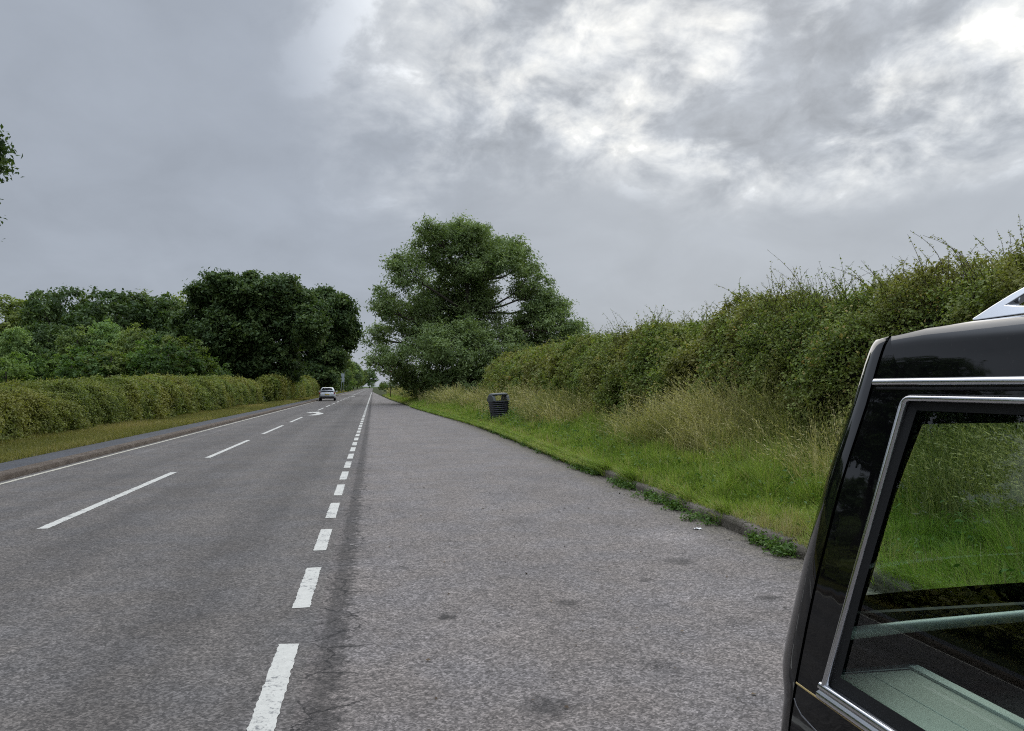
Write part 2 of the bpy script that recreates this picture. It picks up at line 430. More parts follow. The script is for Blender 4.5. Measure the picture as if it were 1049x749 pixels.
def arrow(y0):
    # deflection arrow: bent shaft with the head pointing left
    pts = [(-3.05, y0), (-2.80, y0), (-2.80, y0 + 3.1), (-3.45, y0 + 4.7), (-3.35, y0 + 5.3), (-4.35, y0 + 5.3), (-3.85, y0 + 3.4), (-3.72, y0 + 4.0), (-3.05, y0 + 2.7)]
    pts = [(-3.62, y0), (-3.18, y0), (-2.95, y0 + 2.0), (-2.95, y0 + 3.3), (-3.35, y0 + 5.0), (-3.40, y0 + 6.3), (-4.15, y0 + 5.1), (-3.75, y0 + 3.9), (-3.70, y0 + 4.3), (-3.35, y0 + 3.1), (-3.35, y0 + 2.0)]
    bm = bmesh.new(); bm.faces.new([bm.verts.new((x, y, 0.004)) for x, y in pts])
    bmesh.ops.triangulate(bm, faces=bm.faces)
    o = obj_bm('deflection_arrow', bm, M_paint, road)
arrow(44.5); arrow(124)

# ------------------------------------------------------------------ foliage machinery
def unit(v): return v / np.maximum(np.linalg.norm(v, axis=-1, keepdims=True), 1e-9)
def leaf_arrays(Cn, N, S, asp, r, fold=0.25, T=None):
    n = len(Cn)
    t = unit(np.cross(N, unit(r.normal(size=(n, 3))))) if T is None else unit(T)
    if T is not None: N = unit(N - t * (N * t).sum(1, keepdims=True))
    bb = np.cross(N, t)
    S = np.asarray(S)[:, None] if np.ndim(S) else S
    V = np.empty((n, 4, 3))
    V[:, 0] = Cn - t * S
    V[:, 1] = Cn + bb * S * asp + N * S * fold
    V[:, 2] = Cn + t * S
    V[:, 3] = Cn - bb * S * asp + N * S * fold
    return V.reshape(-1, 3), np.arange(n * 4).reshape(n, 4)

def tubes_np(A, B, ra, rb, n=4):
    """many straight tapered twigs"""
    A, B = np.asarray(A, float), np.asarray(B, float)
    d = unit(B - A); up = np.where(np.abs(d[:, 2:3]) > 0.9, [[1., 0, 0]], [[0, 0, 1.]])
    u = unit(np.cross(d, up)); v = np.cross(d, u)
    ra = np.broadcast_to(ra, len(A))[:, None]; rb = np.broadcast_to(rb, len(A))[:, None]
    V = []
    for k in range(n):
        a = 2 * math.pi * k / n; q = u * math.cos(a) + v * math.sin(a)
        V.append(A + q * ra); V.append(B + q * rb)
    V = np.stack(V, 1); m = len(A)
    base = np.arange(m)[:, None, None] * (2 * n)
    f = np.array([[2 * k, 2 * ((k + 1) % n), 2 * ((k + 1) % n) + 1, 2 * k + 1] for k in range(n)])[None]
    return V.reshape(-1, 3), (base + f).reshape(-1, 4)

M_bark = plain('bark', (0.055, 0.047, 0.038), 0.9, spec=0.1, var=0.4, vscale=5)
M_twig = plain('twig bark', (0.05, 0.038, 0.027), 0.9, spec=0.1)
def build_tree(root, lobes, trunk, n_leaf, leaf, clump, mat, seed, asp=0.5, shell=0.5, trunk_r=0.4, density=1.0, up=0.5, droop=0.0, subs=0):
    """lobes: (x,y,z,rx,ry,rz); trunk: polyline from the ground; crown and trunk become parts of root"""
    r = np.random.default_rng(seed)
    lobes = np.array(lobes, float)
    if subs:
        ex = []
        for lb in lobes:
            for dvv in unit(r.normal(size=(subs, 3)) + [0, -0.25, 0.35]):
                f = r.uniform(0.2, 0.36)
                ex.append([*(lb[:3] + dvv * lb[3:] * r.uniform(0.8, 1.0)), *(np.full(3, lb[3:].mean() * f) * [1.1, 1.1, 0.8])])
        nmain = len(lobes); lobes = np.concatenate([lobes, ex])
    area = (lobes[:, 3] * lobes[:, 4] * lobes[:, 5]) ** (2 / 3)
    area /= area.sum()
    per = 34
    ncl = max(8, int(n_leaf / per))
    cc, cn = [], []
    for i, lb in enumerate(lobes):
        k = max(4, int(ncl * area[i]))
        dv = unit(r.normal(size=(k, 3)))
        rad = shell + (1 - shell) * r.random(k) ** 0.6
        rad *= 1 + 0.10 * np.sin(dv[:, 0] * 5 + i) * np.cos(dv[:, 2] * 6 + 2 * i)
        p = lb[:3] + dv * rad[:, None] * lb[3:]
        inside = np.zeros(k, bool)
        for j, l2 in enumerate(lobes):
            if j != i:
                inside |= (((p - l2[:3]) / l2[3:]) ** 2).sum(1) < 0.30
        keep = ~inside | (r.random(k) < 0.25)
        cc.append(p[keep]); cn.append(dv[keep])
    cc = np.concatenate(cc); cn = np.concatenate(cn)
    kk = len(cc); per2 = int(n_leaf / kk)
    cs = clump * (0.6 + 0.8 * r.random(kk))
    off = r.normal(size=(kk, per2, 3)) * cs[:, None, None] * np.array([0.55, 0.55, 0.36])
    off[:, :, 2] -= droop * (off[:, :, 0] ** 2 + off[:, :, 1] ** 2)
    P = (cc[:, None] + off).reshape(-1, 3)
    out = np.repeat(cn, per2, 0)
    ok = P[:, 2] > 0.15
    P, out = P[ok], out[ok]
    N = unit(0.55 * out + np.array([0, 0, up]) + 0.65 * r.normal(size=P.shape))
    S = leaf * (0.6 + 0.8 * r.random(len(P)))
    V, Q = leaf_arrays(P, N, S, asp, r)
    rn = np.clip(np.repeat(r.normal(0.5, 0.26, kk), per2)[ok] + r.normal(0, 0.13, len(P)), 0, 1)
    mesh_np('crown', V, Q, mat, root, rnd=rn)
    # wood
    bm = bmesh.new()
    tp = [Vector(p) for p in trunk]
    n = len(tp)
    tube(bm, tp, [trunk_r * (1.25 if i == 0 else 1 - 0.6 * i / (n - 1)) for i in range(n)], 9)
    ends = []
    for lb in (lobes[:nmain] if subs else lobes):
        c = Vector(lb[:3])
        s = min(range(n), key=lambda i: (tp[i] - c).length + (2.5 if tp[i].z > c.z - 0.3 else 0) + (50 if i == 0 else 0))
        a = tp[s]; q = c + Vector(r.normal(size=3)) * 0.2
        midp = a.lerp(q, 0.5) + Vector((r.normal() * 0.4, r.normal() * 0.4, -0.25 + r.normal() * 0.2)) * min(1, (q - a).length / 4)
        rr = trunk_r * 0.42
        pts = [a, a.lerp(midp, 0.5) + Vector(r.normal(size=3)) * 0.1, midp, q]
        tube(bm, pts, [rr, rr * 0.8, rr * 0.6, rr * 0.28], 6)
        ends.append((midp, q))
    me_t = obj_bm('trunk', bm, M_bark, root, smooth=True)
    if n_leaf < 30000: return
    # twigs from limb to clumps
    lc = np.array([e[1] for e in ends]); lm = np.array([e[0] for e in ends])
    sel = r.random(kk) < min(1.0, 900 / kk)
    c2 = cc[sel]
    di = ((c2[:, None] - lc[None]) ** 2).sum(-1).argmin(1)
    f = r.random(len(c2))[:, None] * 0.8 + 0.2
    A = lm[di] * (1 - f) + lc[di] * f
    mid2 = A + (c2 - A) * 0.55 + r.normal(size=A.shape) * 0.12 * np.linalg.norm(c2 - A, axis=1)[:, None]
    rt = trunk_r * 0.10
    V1, Q1 = tubes_np(A, mid2, rt, rt * 0.6); V2, Q2 = tubes_np(mid2, c2, rt * 0.6, rt * 0.2)
    mesh_np('branches', np.concatenate([V1, V2]), np.concatenate([Q1, Q2 + len(V1)]), M_twig, root)

def copy_thing(root, loc, rz, scale):
    c = root.copy(); link(c); c.location = loc; c.rotation_euler = (0, 0, rz); c.scale = scale
    for ch in root.children:
        k = ch.copy(); link(k, c)
    return c

M_oak = leaf_mat('oak leaves', [(0.0, (0.044, 0.074, 0.028)), (0.5, (0.069, 0.110, 0.038)), (1.0, (0.125, 0.171, 0.056))], 0.25)
M_wood = leaf_mat('woodland leaves', [(0.0, (0.066, 0.112, 0.040)), (0.5, (0.118, 0.175, 0.058)), (1.0, (0.197, 0.267, 0.086))], 0.3, pertree=True)
M_sap = leaf_mat('sapling leaves', [(0.0, (0.058, 0.099, 0.027)), (0.5, (0.097, 0.152, 0.038)), (1.0, (0.146, 0.207, 0.058))], 0.35, pertree=True)
M_willow = leaf_mat('willow leaves', [(0.0, (0.106, 0.156, 0.058)), (0.5, (0.177, 0.234, 0.092)), (1.0, (0.270, 0.335, 0.150))], 0.3)
M_hedge = leaf_mat('hawthorn leaves', [(0.0, (0.084, 0.117, 0.030)), (0.5, (0.157, 0.209, 0.051)), (0.85, (0.249, 0.293, 0.072)), (1.0, (0.341, 0.250, 0.100))], 0.32, patch=(0.230, 0.218, 0.072), pscale=0.55)
M_hedgeL = leaf_mat('far hedge leaves', [(0.0, (0.087, 0.117, 0.034)), (0.5, (0.164, 0.203, 0.052)), (1.0, (0.251, 0.272, 0.072))], 0.32, patch=(0.251, 0.235, 0.065), pscale=0.3)
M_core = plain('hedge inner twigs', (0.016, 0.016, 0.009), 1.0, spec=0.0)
exec_veg = True

# ------------------------------------------------------------------ hedges
def waves(seed, n=7, lo=0.5, hi=4.0):
    r = np.random.default_rng(seed)
    k = r.uniform(lo, hi, (n, 2)) * r.choice([-1, 1], (n, 2)); ph = r.uniform(0, 6.3, n)
    return lambda a, b: sum(np.sin(a * k[i, 0] + b * k[i, 1] + ph[i]) for i in range(n)) / n ** 0.5
def hedge(root, y0, y1, face, depth, top, base, side, dens, mat, seed, bump=0.16, shoots=(), expo=0.5, end_round=2.0, stem_mat=None):
    """side=+1: the face looks towards -X (hedge stands to the right of the road). dens: (ya, yb, leaves per m2, leaf half length)"""
    r = np.random.default_rng(seed)
    wv = waves(seed); wv2 = waves(seed + 1, 9, 3.5, 15.0); wt = waves(seed + 2, 6, 0.3, 2.2)
    th = np.linspace(0.0, math.pi, 240)
    def section(t, h, d):
        c, s = np.cos(t), np.sin(t)
        return -np.sign(c) * np.abs(c) ** expo * d / 2, np.abs(s) ** expo * h
    sx_, sz_ = section(th, 3.0, depth)
    arc = np.concatenate([[0], np.cumsum(np.hypot(np.diff(sx_), np.diff(sz_)))]); per = arc[-1]
    front = np.interp(1.0, [0, 1], [0, per])
    def surf(y, t, shrink=0.0):
        e = np.clip(np.minimum(y - y0, y1 - y) / end_round, 0.02, 1) ** 0.4
        h = (top(y) - base + 0.12 * wt(y, y * 0.3)) * (0.45 + 0.55 * e) - shrink
        d = depth * e - 2 * shrink
        x, z = section(t, 1.0, 1.0)
        nx, nz = -np.cos(t), np.sin(t)
        bp = bump * (wv(y, z * h * 1.3) + 0.75 * wv2(y, z * h * 1.5)) - bump * 0.6
        xc = face(y) + side * depth / 2
        px = xc + side * (x * d + nx * bp * (shrink == 0))
        pz = base + z * h + nz * bp * (shrink == 0)
        return np.stack([px, y, pz], -1), np.stack([side * nx, 0 * y, nz], -1)
    # solid heart of the hedge
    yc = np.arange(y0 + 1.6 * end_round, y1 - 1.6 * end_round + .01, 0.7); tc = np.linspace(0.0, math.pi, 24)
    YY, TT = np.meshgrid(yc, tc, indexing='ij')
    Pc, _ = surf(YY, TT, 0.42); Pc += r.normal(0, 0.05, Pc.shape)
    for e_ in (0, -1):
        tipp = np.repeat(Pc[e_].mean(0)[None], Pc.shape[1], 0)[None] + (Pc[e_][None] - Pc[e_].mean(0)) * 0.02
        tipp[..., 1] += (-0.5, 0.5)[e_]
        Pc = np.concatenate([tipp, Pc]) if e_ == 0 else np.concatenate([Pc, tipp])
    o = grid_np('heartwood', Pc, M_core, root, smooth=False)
    Vs, Qs, rn = [], [], []; nv = 0
    for ya, yb, dn_, ls in dens:
        nl = int((yb - ya) * per * 0.72 * dn_); per_c = 12
        m = nl // per_c
        y = r.uniform(ya, yb, m); t = np.interp(r.random(m) * per * 0.78, arc, th)
        p, nrm = surf(y, t)
        p = p + nrm * (r.normal(0, 0.05, m) - r.exponential(0.10, m))[:, None]
        sg = max(0.07, ls * 1.9)
        P_ = (p[:, None] + r.normal(0, sg, (m, per_c, 3)) * [1, 1, 0.7]).reshape(-1, 3)
        n0 = np.repeat(nrm, per_c, 0)
        N = unit(0.7 * n0 + [0, 0, 0.45] + 0.75 * r.normal(size=P_.shape))
        ok = P_[:, 2] > base - 0.1
        P_, N = P_[ok], N[ok]
        V, Q = leaf_arrays(P_, N, ls * (0.55 + 0.9 * r.random(len(P_))), 0.62, r)
        Vs.append(V); Qs.append(Q + nv); nv += len(V)
        rn.append(np.clip(np.repeat(r.normal(0.42, 0.26, m), per_c)[ok] + r.normal(0, 0.14, len(P_)), 0, 1))
    mesh_np('foliage', np.concatenate(Vs), np.concatenate(Qs), mat, root, rnd=np.concatenate(rn))
    A, B, ra, rb, LP, LN, LS = [], [], [], [], [], [], []
    for ya, yb, perm, lmin, lmax, ls, tr in shoots:
        m = int((yb - ya) * perm)
        y = r.uniform(ya, yb, m); t = r.uniform(tr[0], tr[1], m)
        p, nrm = surf(y, t); p = p - nrm * 0.1
        dr = unit(np.array([0, 0, 1.0]) + 0.45 * nrm + r.normal(0, 0.36, (m, 3)))
        bend = r.normal(0, 0.32, (m, 3)); bend[:, 2] = -np.abs(bend[:, 2]) * 0.5
        ln = (lmin + (lmax - lmin) * r.random(m) ** 1.7) * (0.75 + 0.35 * np.clip(np.sin(y * 1.7 + seed) + np.sin(y * 0.63), -0.8, 1.4))
        ns = 5
        prev = p
        for k in range(1, ns + 1):
            f = k / ns
            q = p + (dr * f + bend * f * f) * ln[:, None]
            A.append(prev); B.append(q)
            w0 = 0.006 * (1.15 - f + 1 / ns) + ls * 0.02; ra.append(np.full(m, w0)); rb.append(np.full(m, w0 * 0.75))
            nlv = max(3, int(lmax / ns / (ls * 1.15)))
            for i in range(nlv):
                g = r.random(m)[:, None]
                c = prev * (1 - g) + q * g
                rd = unit(r.normal(size=(m, 3)) + [0, 0, 0.5])
                LP.append(c + rd * ls * 0.8); LN.append(unit(r.normal(size=(m, 3)) + [0, 0, 0.6])); LS.append(ls * (0.5 + 0.8 * r.random(m)) * (1.1 - 0.5 * f))
            prev = q
    if A:
        V, Q = tubes_np(np.concatenate(A), np.concatenate(B), np.concatenate(ra), np.concatenate(rb), 3)
        st = mesh_np('shoot_stems', V, Q, stem_mat or M_twig, root)
        LPc = np.concatenate(LP)
        V, Q = leaf_arrays(LPc, np.concatenate(LN), np.concatenate(LS), 0.6, r)
        mesh_np('shoot_leaves', V, Q, mat, root, rnd=np.clip(r.normal(0.5, 0.22, len(LPc)), 0, 1))

if exec_veg:
    hr = thing('hedge', 'tall unclipped hedge with wispy shoots on the bank behind the black vehicle', 'hedge', (0, 0, 0))
    hedge(hr, -7, 52, lambda y: 6.95 + 0.0 * y, 3.6,
          lambda y: np.interp(y, [-7, 4, 7, 10, 14, 20, 26, 40, 52], [3.35, 3.4, 3.4, 3.32, 3.32, 3.36, 3.36, 3.42, 3.35]), 0.35, 1,
          [(-7, 1, 400, 0.06), (1, 15, 2700, 0.0265), (15, 30, 1150, 0.040), (30, 52, 560, 0.064)], M_hedge, 11, 0.20,
          shoots=[(1, 9, 85, 0.25, 1.0, 0.026, (0.95, 2.0)), (9, 18, 75, 0.25, 0.95, 0.030, (0.95, 2.0)), (18, 32, 44, 0.25, 0.9, 0.038, (0.95, 2.0)), (32, 52, 20, 0.2, 0.9, 0.058, (0.95, 2.0)),
                  (1, 15, 75, 0.25, 0.7, 0.026, (0.25, 1.3)), (15, 52, 34, 0.25, 0.7, 0.042, (0.25, 1.3))], expo=0.72)
    hl = thing('hedge', 'clipped yellow-green hedge on the verge beside the footpath', 'hedge', (0, 0, 0))
    hedge(hl, -30, 73, lambda y: -9.75 + 0 * y, 2.8, lambda y: np.interp(y, [-30, 20, 26, 40, 73], [1.45, 1.45, 1.6, 1.95, 2.1]), 0.03, -1,
          [(-30, 18, 110, 0.11), (18, 34, 1700, 0.032), (34, 73, 900, 0.047)], M_hedgeL, 21, 0.11,
          shoots=[(18, 73, 22, 0.1, 0.55, 0.038, (0.7, 2.2)), (18, 73, 30, 0.1, 0.4, 0.038, (0.2, 1.2))], expo=0.5)
    h2 = thing('hedge', 'short far stretch of pale hedge between the roadside oaks and the silver car', 'hedge', (0, 0, 0))
    hedge(h2, 79, 150, lambda y: -9.2 + 0 * y, 2.6, lambda y: 2.7 + 0 * y, 0.05, -1, [(79, 150, 420, 0.085)], M_hedgeL, 31, 0.18, expo=0.5, end_round=4.0)

    # ------------------------------------------------------------------ trees
    t = thing('tree', 'broad grey-green willow-like tree with open crown standing where the right hedge ends', 'tree', (8.0, 73.5, 0.3))
    k = 0.0298
    sk = [(352,82,40,34),(430,130,60,52),(300,130,62,50),(500,160,58,48),(245,120,38,34),(360,125,75,62),(245,175,75,62),(165,255,62,55),(105,350,45,50),(85,440,38,45),(190,370,105,80),(125,525,62,52),(365,215,95,75),(470,165,65,60),(575,195,55,52),(565,270,38,32),
          (650,335,60,42),(715,425,58,48),(400,375,110,85),(290,500,135,105),(560,420,95,62),(440,510,105,85),(600,485,85,50),(340,590,125,60),(215,590,90,60),(290,270,85,70),(470,590,80,50),(420,280,80,60),(300,340,90,70),(480,215,55,45),(690,480,60,45),(640,420,75,60),(600,290,60,55),(610,360,70,55),(650,520,70,40),(520,510,80,60),(250,440,90,70)]
    rt = np.random.default_rng(5)
    lobes = [((cx - 340) * k, rt.uniform(-3.2, 3.2) - (2.2 if cy > 450 else 0), (640 - cy) * k + 0.1, rx * k * 1.02, (rx + ry) / 2 * k * 1.15, ry * k * 1.02) for cx, cy, rx, ry in sk]
    build_tree(t, lobes, [(0, 0, -0.5), (0.2, 0, 2.5), (0.5, 0.2, 5.5), (0.9, 0, 8.5), (0.8, 0, 11.5)], 165000, 0.145, 0.58, M_willow, 3, 0.36, 0.22, 0.42, subs=4)
    t = thing('tree', 'great dark round oak overhanging the left verge behind the silver car', 'tree', (-12.6, 89, 0.1))
    k = 0.0248
    sk = [(330,185,125,95),(470,185,105,85),(180,225,105,85),(135,185,50,45),(100,330,85,95),(250,370,150,115),(430,350,150,125),(560,245,105,95),(190,480,100,85),(330,490,130,100),(480,480,105,85),(620,340,80,90),(330,265,120,90),(250,150,75,50),(420,140,75,45),(540,190,70,55),(300,590,95,50),(410,575,50,40),(500,530,60,45)]
    lobes = [((cx - 385) * k, rt.uniform(-3.5, 3.5), (655 - cy) * k, rx * k * 0.93, (rx + ry) / 2 * k * 1.2, ry * k * 0.93) for cx, cy, rx, ry in sk]
    build_tree(t, lobes, [(0, 0, -0.5), (-0.1, 0, 2.2), (0.1, 0, 4.2), (0.2, 0.2, 7.5), (0, 0, 10)], 115000, 0.185, 0.58, M_oak, 8, 0.55, 0.4, 0.5, subs=6)
    t = thing('tree', 'second dark oak leaning over the road edge beyond the great round oak', 'tree', (-11.0, 138, 0.1))
    k = 0.0392
    sk = [(690,235,95,80),(770,260,75,75),(805,345,48,75),(690,340,100,95),(630,440,85,75),(730,460,80,75),(590,330,80,90),(590,520,60,50),(690,540,80,50),(640,230,70,60)]
    lobes = [((cx - 640) * k, rt.uniform(-4, 4), (612 - cy) * k + 0.6, rx * k, (rx + ry) / 2 * k * 1.2, ry * k) for cx, cy, rx, ry in sk]
    build_tree(t, lobes, [(0, 0, -0.5), (0.1, 0, 3), (0.3, 0, 6), (0.5, 0, 10), (0.8, 0, 13)], 62000, 0.26, 0.78, M_oak, 9, 0.55, 0.5, 0.5, subs=6)
    t = thing('tree', 'hedgerow tree at the left picture edge with only its leafy branch tips showing', 'tree', (-16.65, 26.0, 0.2))
    build_tree(t, [(0, 0, 9, 3.4, 3.6, 3.2), (1.6, 0.6, 9.7, 2.1, 2.2, 1.5), (3.15, 1.3, 9.1, 1.75, 1.8, 1.15), (3.3, 1.2, 6.9, 1.35, 1.5, 0.85), (3.3, 1.1, 9.0, 1.4, 1.5, 0.9), (3.4, 1.2, 9.3, 1.2, 1.2, 0.8), (3.5, 1.2, 7.0, 0.95, 1.2, 0.55), (3.6, 1.0, 7.0, 0.7, 0.9, 0.5), (3.9, 1.2, 9.2, 0.8, 0.9, 0.7), (0.5, -2, 6.5, 2.8, 2.6, 2.0), (-2, 1, 7, 3, 3, 2.6), (0.3, 1.5, 11.3, 2.6, 2.6, 1.9)],
               [(0, 0, -0.5), (0.1, 0, 2.5), (0.3, 0, 5), (0.2, 0.2, 8), (0, 0, 10)], 52000, 0.085, 0.30, M_oak, 14, 0.5, 0.55, 0.28)

    def woodland_tree(name, label, loc, hgt, rad, mat, seed, n, leaf, grp, low=0.18):
        t = thing(name, label, 'tree', loc, 0, grp)
        r = np.random.default_rng(seed)
        lb = [(0, 0, hgt * 0.62, rad * 0.8, rad * 0.8, hgt * 0.36)]
        for i in range(9):
            a = i * 2.4 + r.uniform(-.3, .3); f = (i + 0.5) / 9
            zz = hgt * (low + 0.14 + 0.62 * f); q = rad * (0.75 - 0.55 * abs(f - 0.35))
            s = rad * r.uniform(0.34, 0.52)
            lb.append((math.cos(a) * q, math.sin(a) * q, zz, s, s, s * 0.85))
        build_tree(t, lb, [(0, 0, -0.4), (0.1, 0, hgt * .25), (0, .1, hgt * .5), (0, 0, hgt * .8)], n, leaf, rad * 0.13, mat, seed, 0.55, 0.6, hgt * 0.018)
        return t
    G = 'trees of the wood behind the left hedge'
    protos = [woodland_tree('tree', '', (0, 0, 0), 12.0, 4.6, M_wood, 40, 15000, 0.19, G, 0.05),
              woodland_tree('tree', '', (0, 0, 0), 12.0, 4.0, M_wood, 41, 14000, 0.18, G, 0.05),
              woodland_tree('tree', '', (0, 0, 0), 12.0, 5.0, M_oak, 42, 15000, 0.20, G, 0.05)]
    # (proto, X, Y, height, label)
    def at(px, t):
        rr = (px - 524.5) / 788
        return t * (rr * .984 + .178), t * (.984 - rr * .177)
    wood = [
        (0, 4, 108, 13.0, 'mid-green wood tree at the left picture edge, in the back row of the wood'),
        (1, 35, 112, 13.3, 'narrow wood tree second from the left picture edge in the back row'),
        (2, 60, 104, 13.4, 'dark pointed wood tree whose tip rises left of the dip in the skyline'),
        (0, 96, 110, 13.1, 'rounded wood tree just right of the dip in the wood skyline'),
        (2, 116, 102, 13.0, 'dark knobbly wood tree near the middle of the wood skyline'),
        (1, 143, 112, 14.2, 'tall domed wood tree, highest of the wood left of the great oak'),
        (0, 168, 106, 13.2, 'broad wood tree on the skyline second left of the great round oak'),
        (1, 192, 110, 13.2, 'wood tree on the skyline touching the left side of the great round oak'),
        (0, 16, 84, 8.6, 'lower tree in the middle row of the wood at the left picture edge'),
        (2, 48, 88, 8.8, 'dark lower tree in the middle row below the dip in the skyline'),
        (1, 78, 84, 8.5, 'small round tree in the middle row beneath the skyline dip'),
        (0, 108, 86, 9.0, 'bushy middle-row tree under the dark knobbly wood tree'),
        (1, 140, 84, 8.2, 'bushy middle-row tree under the tall domed wood tree'),
        (0, 172, 82, 7.4, 'low middle-row tree left of the great oak above the saplings'),
        (2, 204, 92, 8.0, 'shaded low tree half hidden behind the great round oak'),
        (2, -240, 42, 8.4, 'dark tree behind the hedge outside the left picture edge, mirrored in the car window'),
        (0, -330, 33, 7.6, 'bushy tree outside the left picture edge, mirrored in the car window'),
        (1, -450, 29, 7.8, 'pointed tree outside the left picture edge, mirrored in the car window'),
        (2, -620, 24, 7.2, 'low dark tree outside the left picture edge, mirrored in the car window'),
        (1, -535, 30, 8.2, 'slim tree outside the left picture edge, between two mirrored in the car window'),
        (0, -730, 22, 7.6, 'rounded tree outside the left picture edge, mirrored low in the car window'),
        (2, -1050, 18, 7.8, 'dark tree beside the camera beyond the left hedge'),
        (1, -1400, 15, 7.8, 'last tree beside the camera beyond the left hedge'),
        (0, -850, 21, 8.0, 'tree far outside the left picture edge, mirrored in the car window'),
        (0, -45, 100, 12.5, 'wood tree just outside the left picture edge'),
        (1, -100, 96, 12.0, 'wood tree well outside the left picture edge'),
    ]
    used = set()
    for i, (pi, px, tt, hh, lab) in enumerate(wood):
        x, y = at(px, tt); s = hh * (1.17 if i < 8 else 1.06) / 12.0 * (0.97 + 0.06 * math.sin(i * 3.7))
        sxy = s * (0.95 + 0.15 * math.sin(i * 2.1))
        if pi not in used:
            o = protos[pi]; used.add(pi); o.location = (x, y, 0); o.rotation_euler = (0, 0, i * 1.3); o.scale = (sxy, sxy, s)
        else:
            o = copy_thing(protos[pi], (x, y, 0), i * 1.3, (sxy, sxy, s))
        o['label'] = lab
    GS = 'pale saplings between the left hedge and the wood'
    sp = [woodland_tree('sapling', '', (0, 0, 0), 5.0, 2.3, M_sap, 50, 7000, 0.115, GS, -0.08), woodland_tree('sapling', '', (0, 0, 0), 5.0, 1.9, M_sap, 51, 6000, 0.11, GS, -0.08)]
    sap = [(0, 5, 62, 4.4, 'pale sapling above the hedge at the left picture edge'), (1, 26, 65, 4.5, 'pale sapling second from the left picture edge'),
           (0, 50, 66, 4.6, 'third pale sapling from the left picture edge'), (1, 72, 62, 5.0, 'slim pale sapling standing left of the two brightest saplings'),
           (0, 90, 60, 5.5, 'bright yellow-green sapling, broadest above the middle of the left hedge'), (1, 113, 60, 5.8, 'bright yellow-green sapling with the tallest tip above the left hedge'),
           (0, 134, 62, 5.2, 'pale sapling just right of the tallest bright sapling'), (1, 152, 61, 5.4, 'slim pale sapling third left of the great oak'),
           (0, 172, 60, 5.4, 'broad pale sapling second left of the great round oak'), (1, 193, 62, 5.6, 'pale sapling against the left flank of the great round oak'),
           (0, 212, 66, 4.6, 'pale sapling low in front of the great round oak')]
    used = set()
    for i, (pi, px, tt, hh, lab) in enumerate(sap):
        x, y = at(px, tt); s = hh / 5.0
        if pi not in used:
            o = sp[pi]; used.add(pi); o.location = (x, y, 0.1); o.rotation_euler = (0, 0, i * 1.9); o.scale = (s, s, s)
        else:
            o = copy_thing(sp[pi], (x, y, 0.1), i * 1.9, (s, s, s * (0.95 + .1 * math.sin(i))))
        o['label'] = lab
    # roadside trees far down the left side
    GF = 'far roadside trees down the left of the road'
    far = [(0, -12.5, 190, 12.0, 'far roadside tree just past the second oak'), (2, -13.5, 225, 13.5, 'dark far roadside tree above the pale roadside board'),
           (0, -11.5, 268, 13.5, 'far roadside tree, third past the second oak'), (1, -11.2, 315, 14.0, 'far roadside tree, fourth past the second oak'),
           (2, -11.0, 365, 14.0, 'dark far roadside tree, fifth past the second oak'), (0, -10.8, 430, 14.5, 'far roadside tree, sixth past the second oak'),
           (1, -10.5, 510, 15.0, 'small-looking farthest but one roadside tree where the road vanishes'), (1, -9.5, 660, 17.0, 'tall far roadside tree closing the left side of the vanishing road'),
           (0, -4.0, 740, 19.0, 'roadside tree standing across the very end of the vanishing road'),
           (2, -12.0, 600, 15.0, 'farthest roadside tree on the left where the road vanishes')]
    for i, (pi, x, y, hh, lab) in enumerate(far):
        s = hh / 12.0
        o = copy_thing(protos[pi], (x, y, 0), i * 2.2, (s * 0.95, s * 1.15, s)); o['label'] = lab; o['group'] = GF
    o = copy_thing(sp[0], (-9.3, 236, 0), 1.0, (1.3, 1.5, 1.6)); o['label'] = 'pale bush tree beside the pale roadside board'; o['group'] = GF
    o = copy_thing(sp[1], (-10.0, 212, 0), 2.0, (1.2, 1.4, 1.2)); o['label'] = 'low pale bush in front of the pale roadside board'; o['group'] = GF
    for i, (x, y, s, lab) in enumerate([(5.6, 128, 0.62, 'low roadside bush behind the red-ringed sign'), (8.5, 118, 0.8, 'rounded bush under the right side of the grey-green tree'), (12.5, 105, 1.0, 'bush behind the grey-green tree towards the hedge'), (3.6, 190, 0.5, 'small far bush on the right bank beyond the red-ringed sign'), (3.2, 260, 0.55, 'second far bush on the right bank beyond the red-ringed sign'), (4.2, 350, 0.8, 'farthest bush on the right bank where the road vanishes')]):
        o = copy_thing(sp[i % 2], (x, y, 0.2), i * 2.0 + 0.4, (s * 1.3, s * 1.3, s)); o['label'] = lab; o['group'] = 'bushes beyond the right hedge'
        for ch in o.children: pass
    # far wood as one mass behind the rows
    r = np.random.default_rng(77)
    n = 26000
    ctr = []
    for px in np.arange(-120, 235, 11):
        x, y = at(px, 128 + r.uniform(-6, 8)); ctr.append((x, y, r.uniform(4.5, 6.5)))
    ctr = np.array(ctr); ii = r.integers(0, len(ctr), n)
    dv = unit(r.normal(size=(n, 3))) * (r.random(n) ** 0.4)[:, None] * [4.5, 4.5, 6.0]
    P_ = ctr[ii] + dv; P_[:, 2] = np.abs(P_[:, 2])
    V, Q = leaf_arrays(P_, unit(r.normal(size=(n, 3)) + unit(dv) + [0, 0, .5]), 0.45 * (0.6 + .8 * r.random(n)), 0.6, r)
    o = mesh_np('far_woods', V, Q, M_wood, None, rnd=np.clip(r.normal(.35, .2, n), 0, 1)); tag(o, kind='stuff')

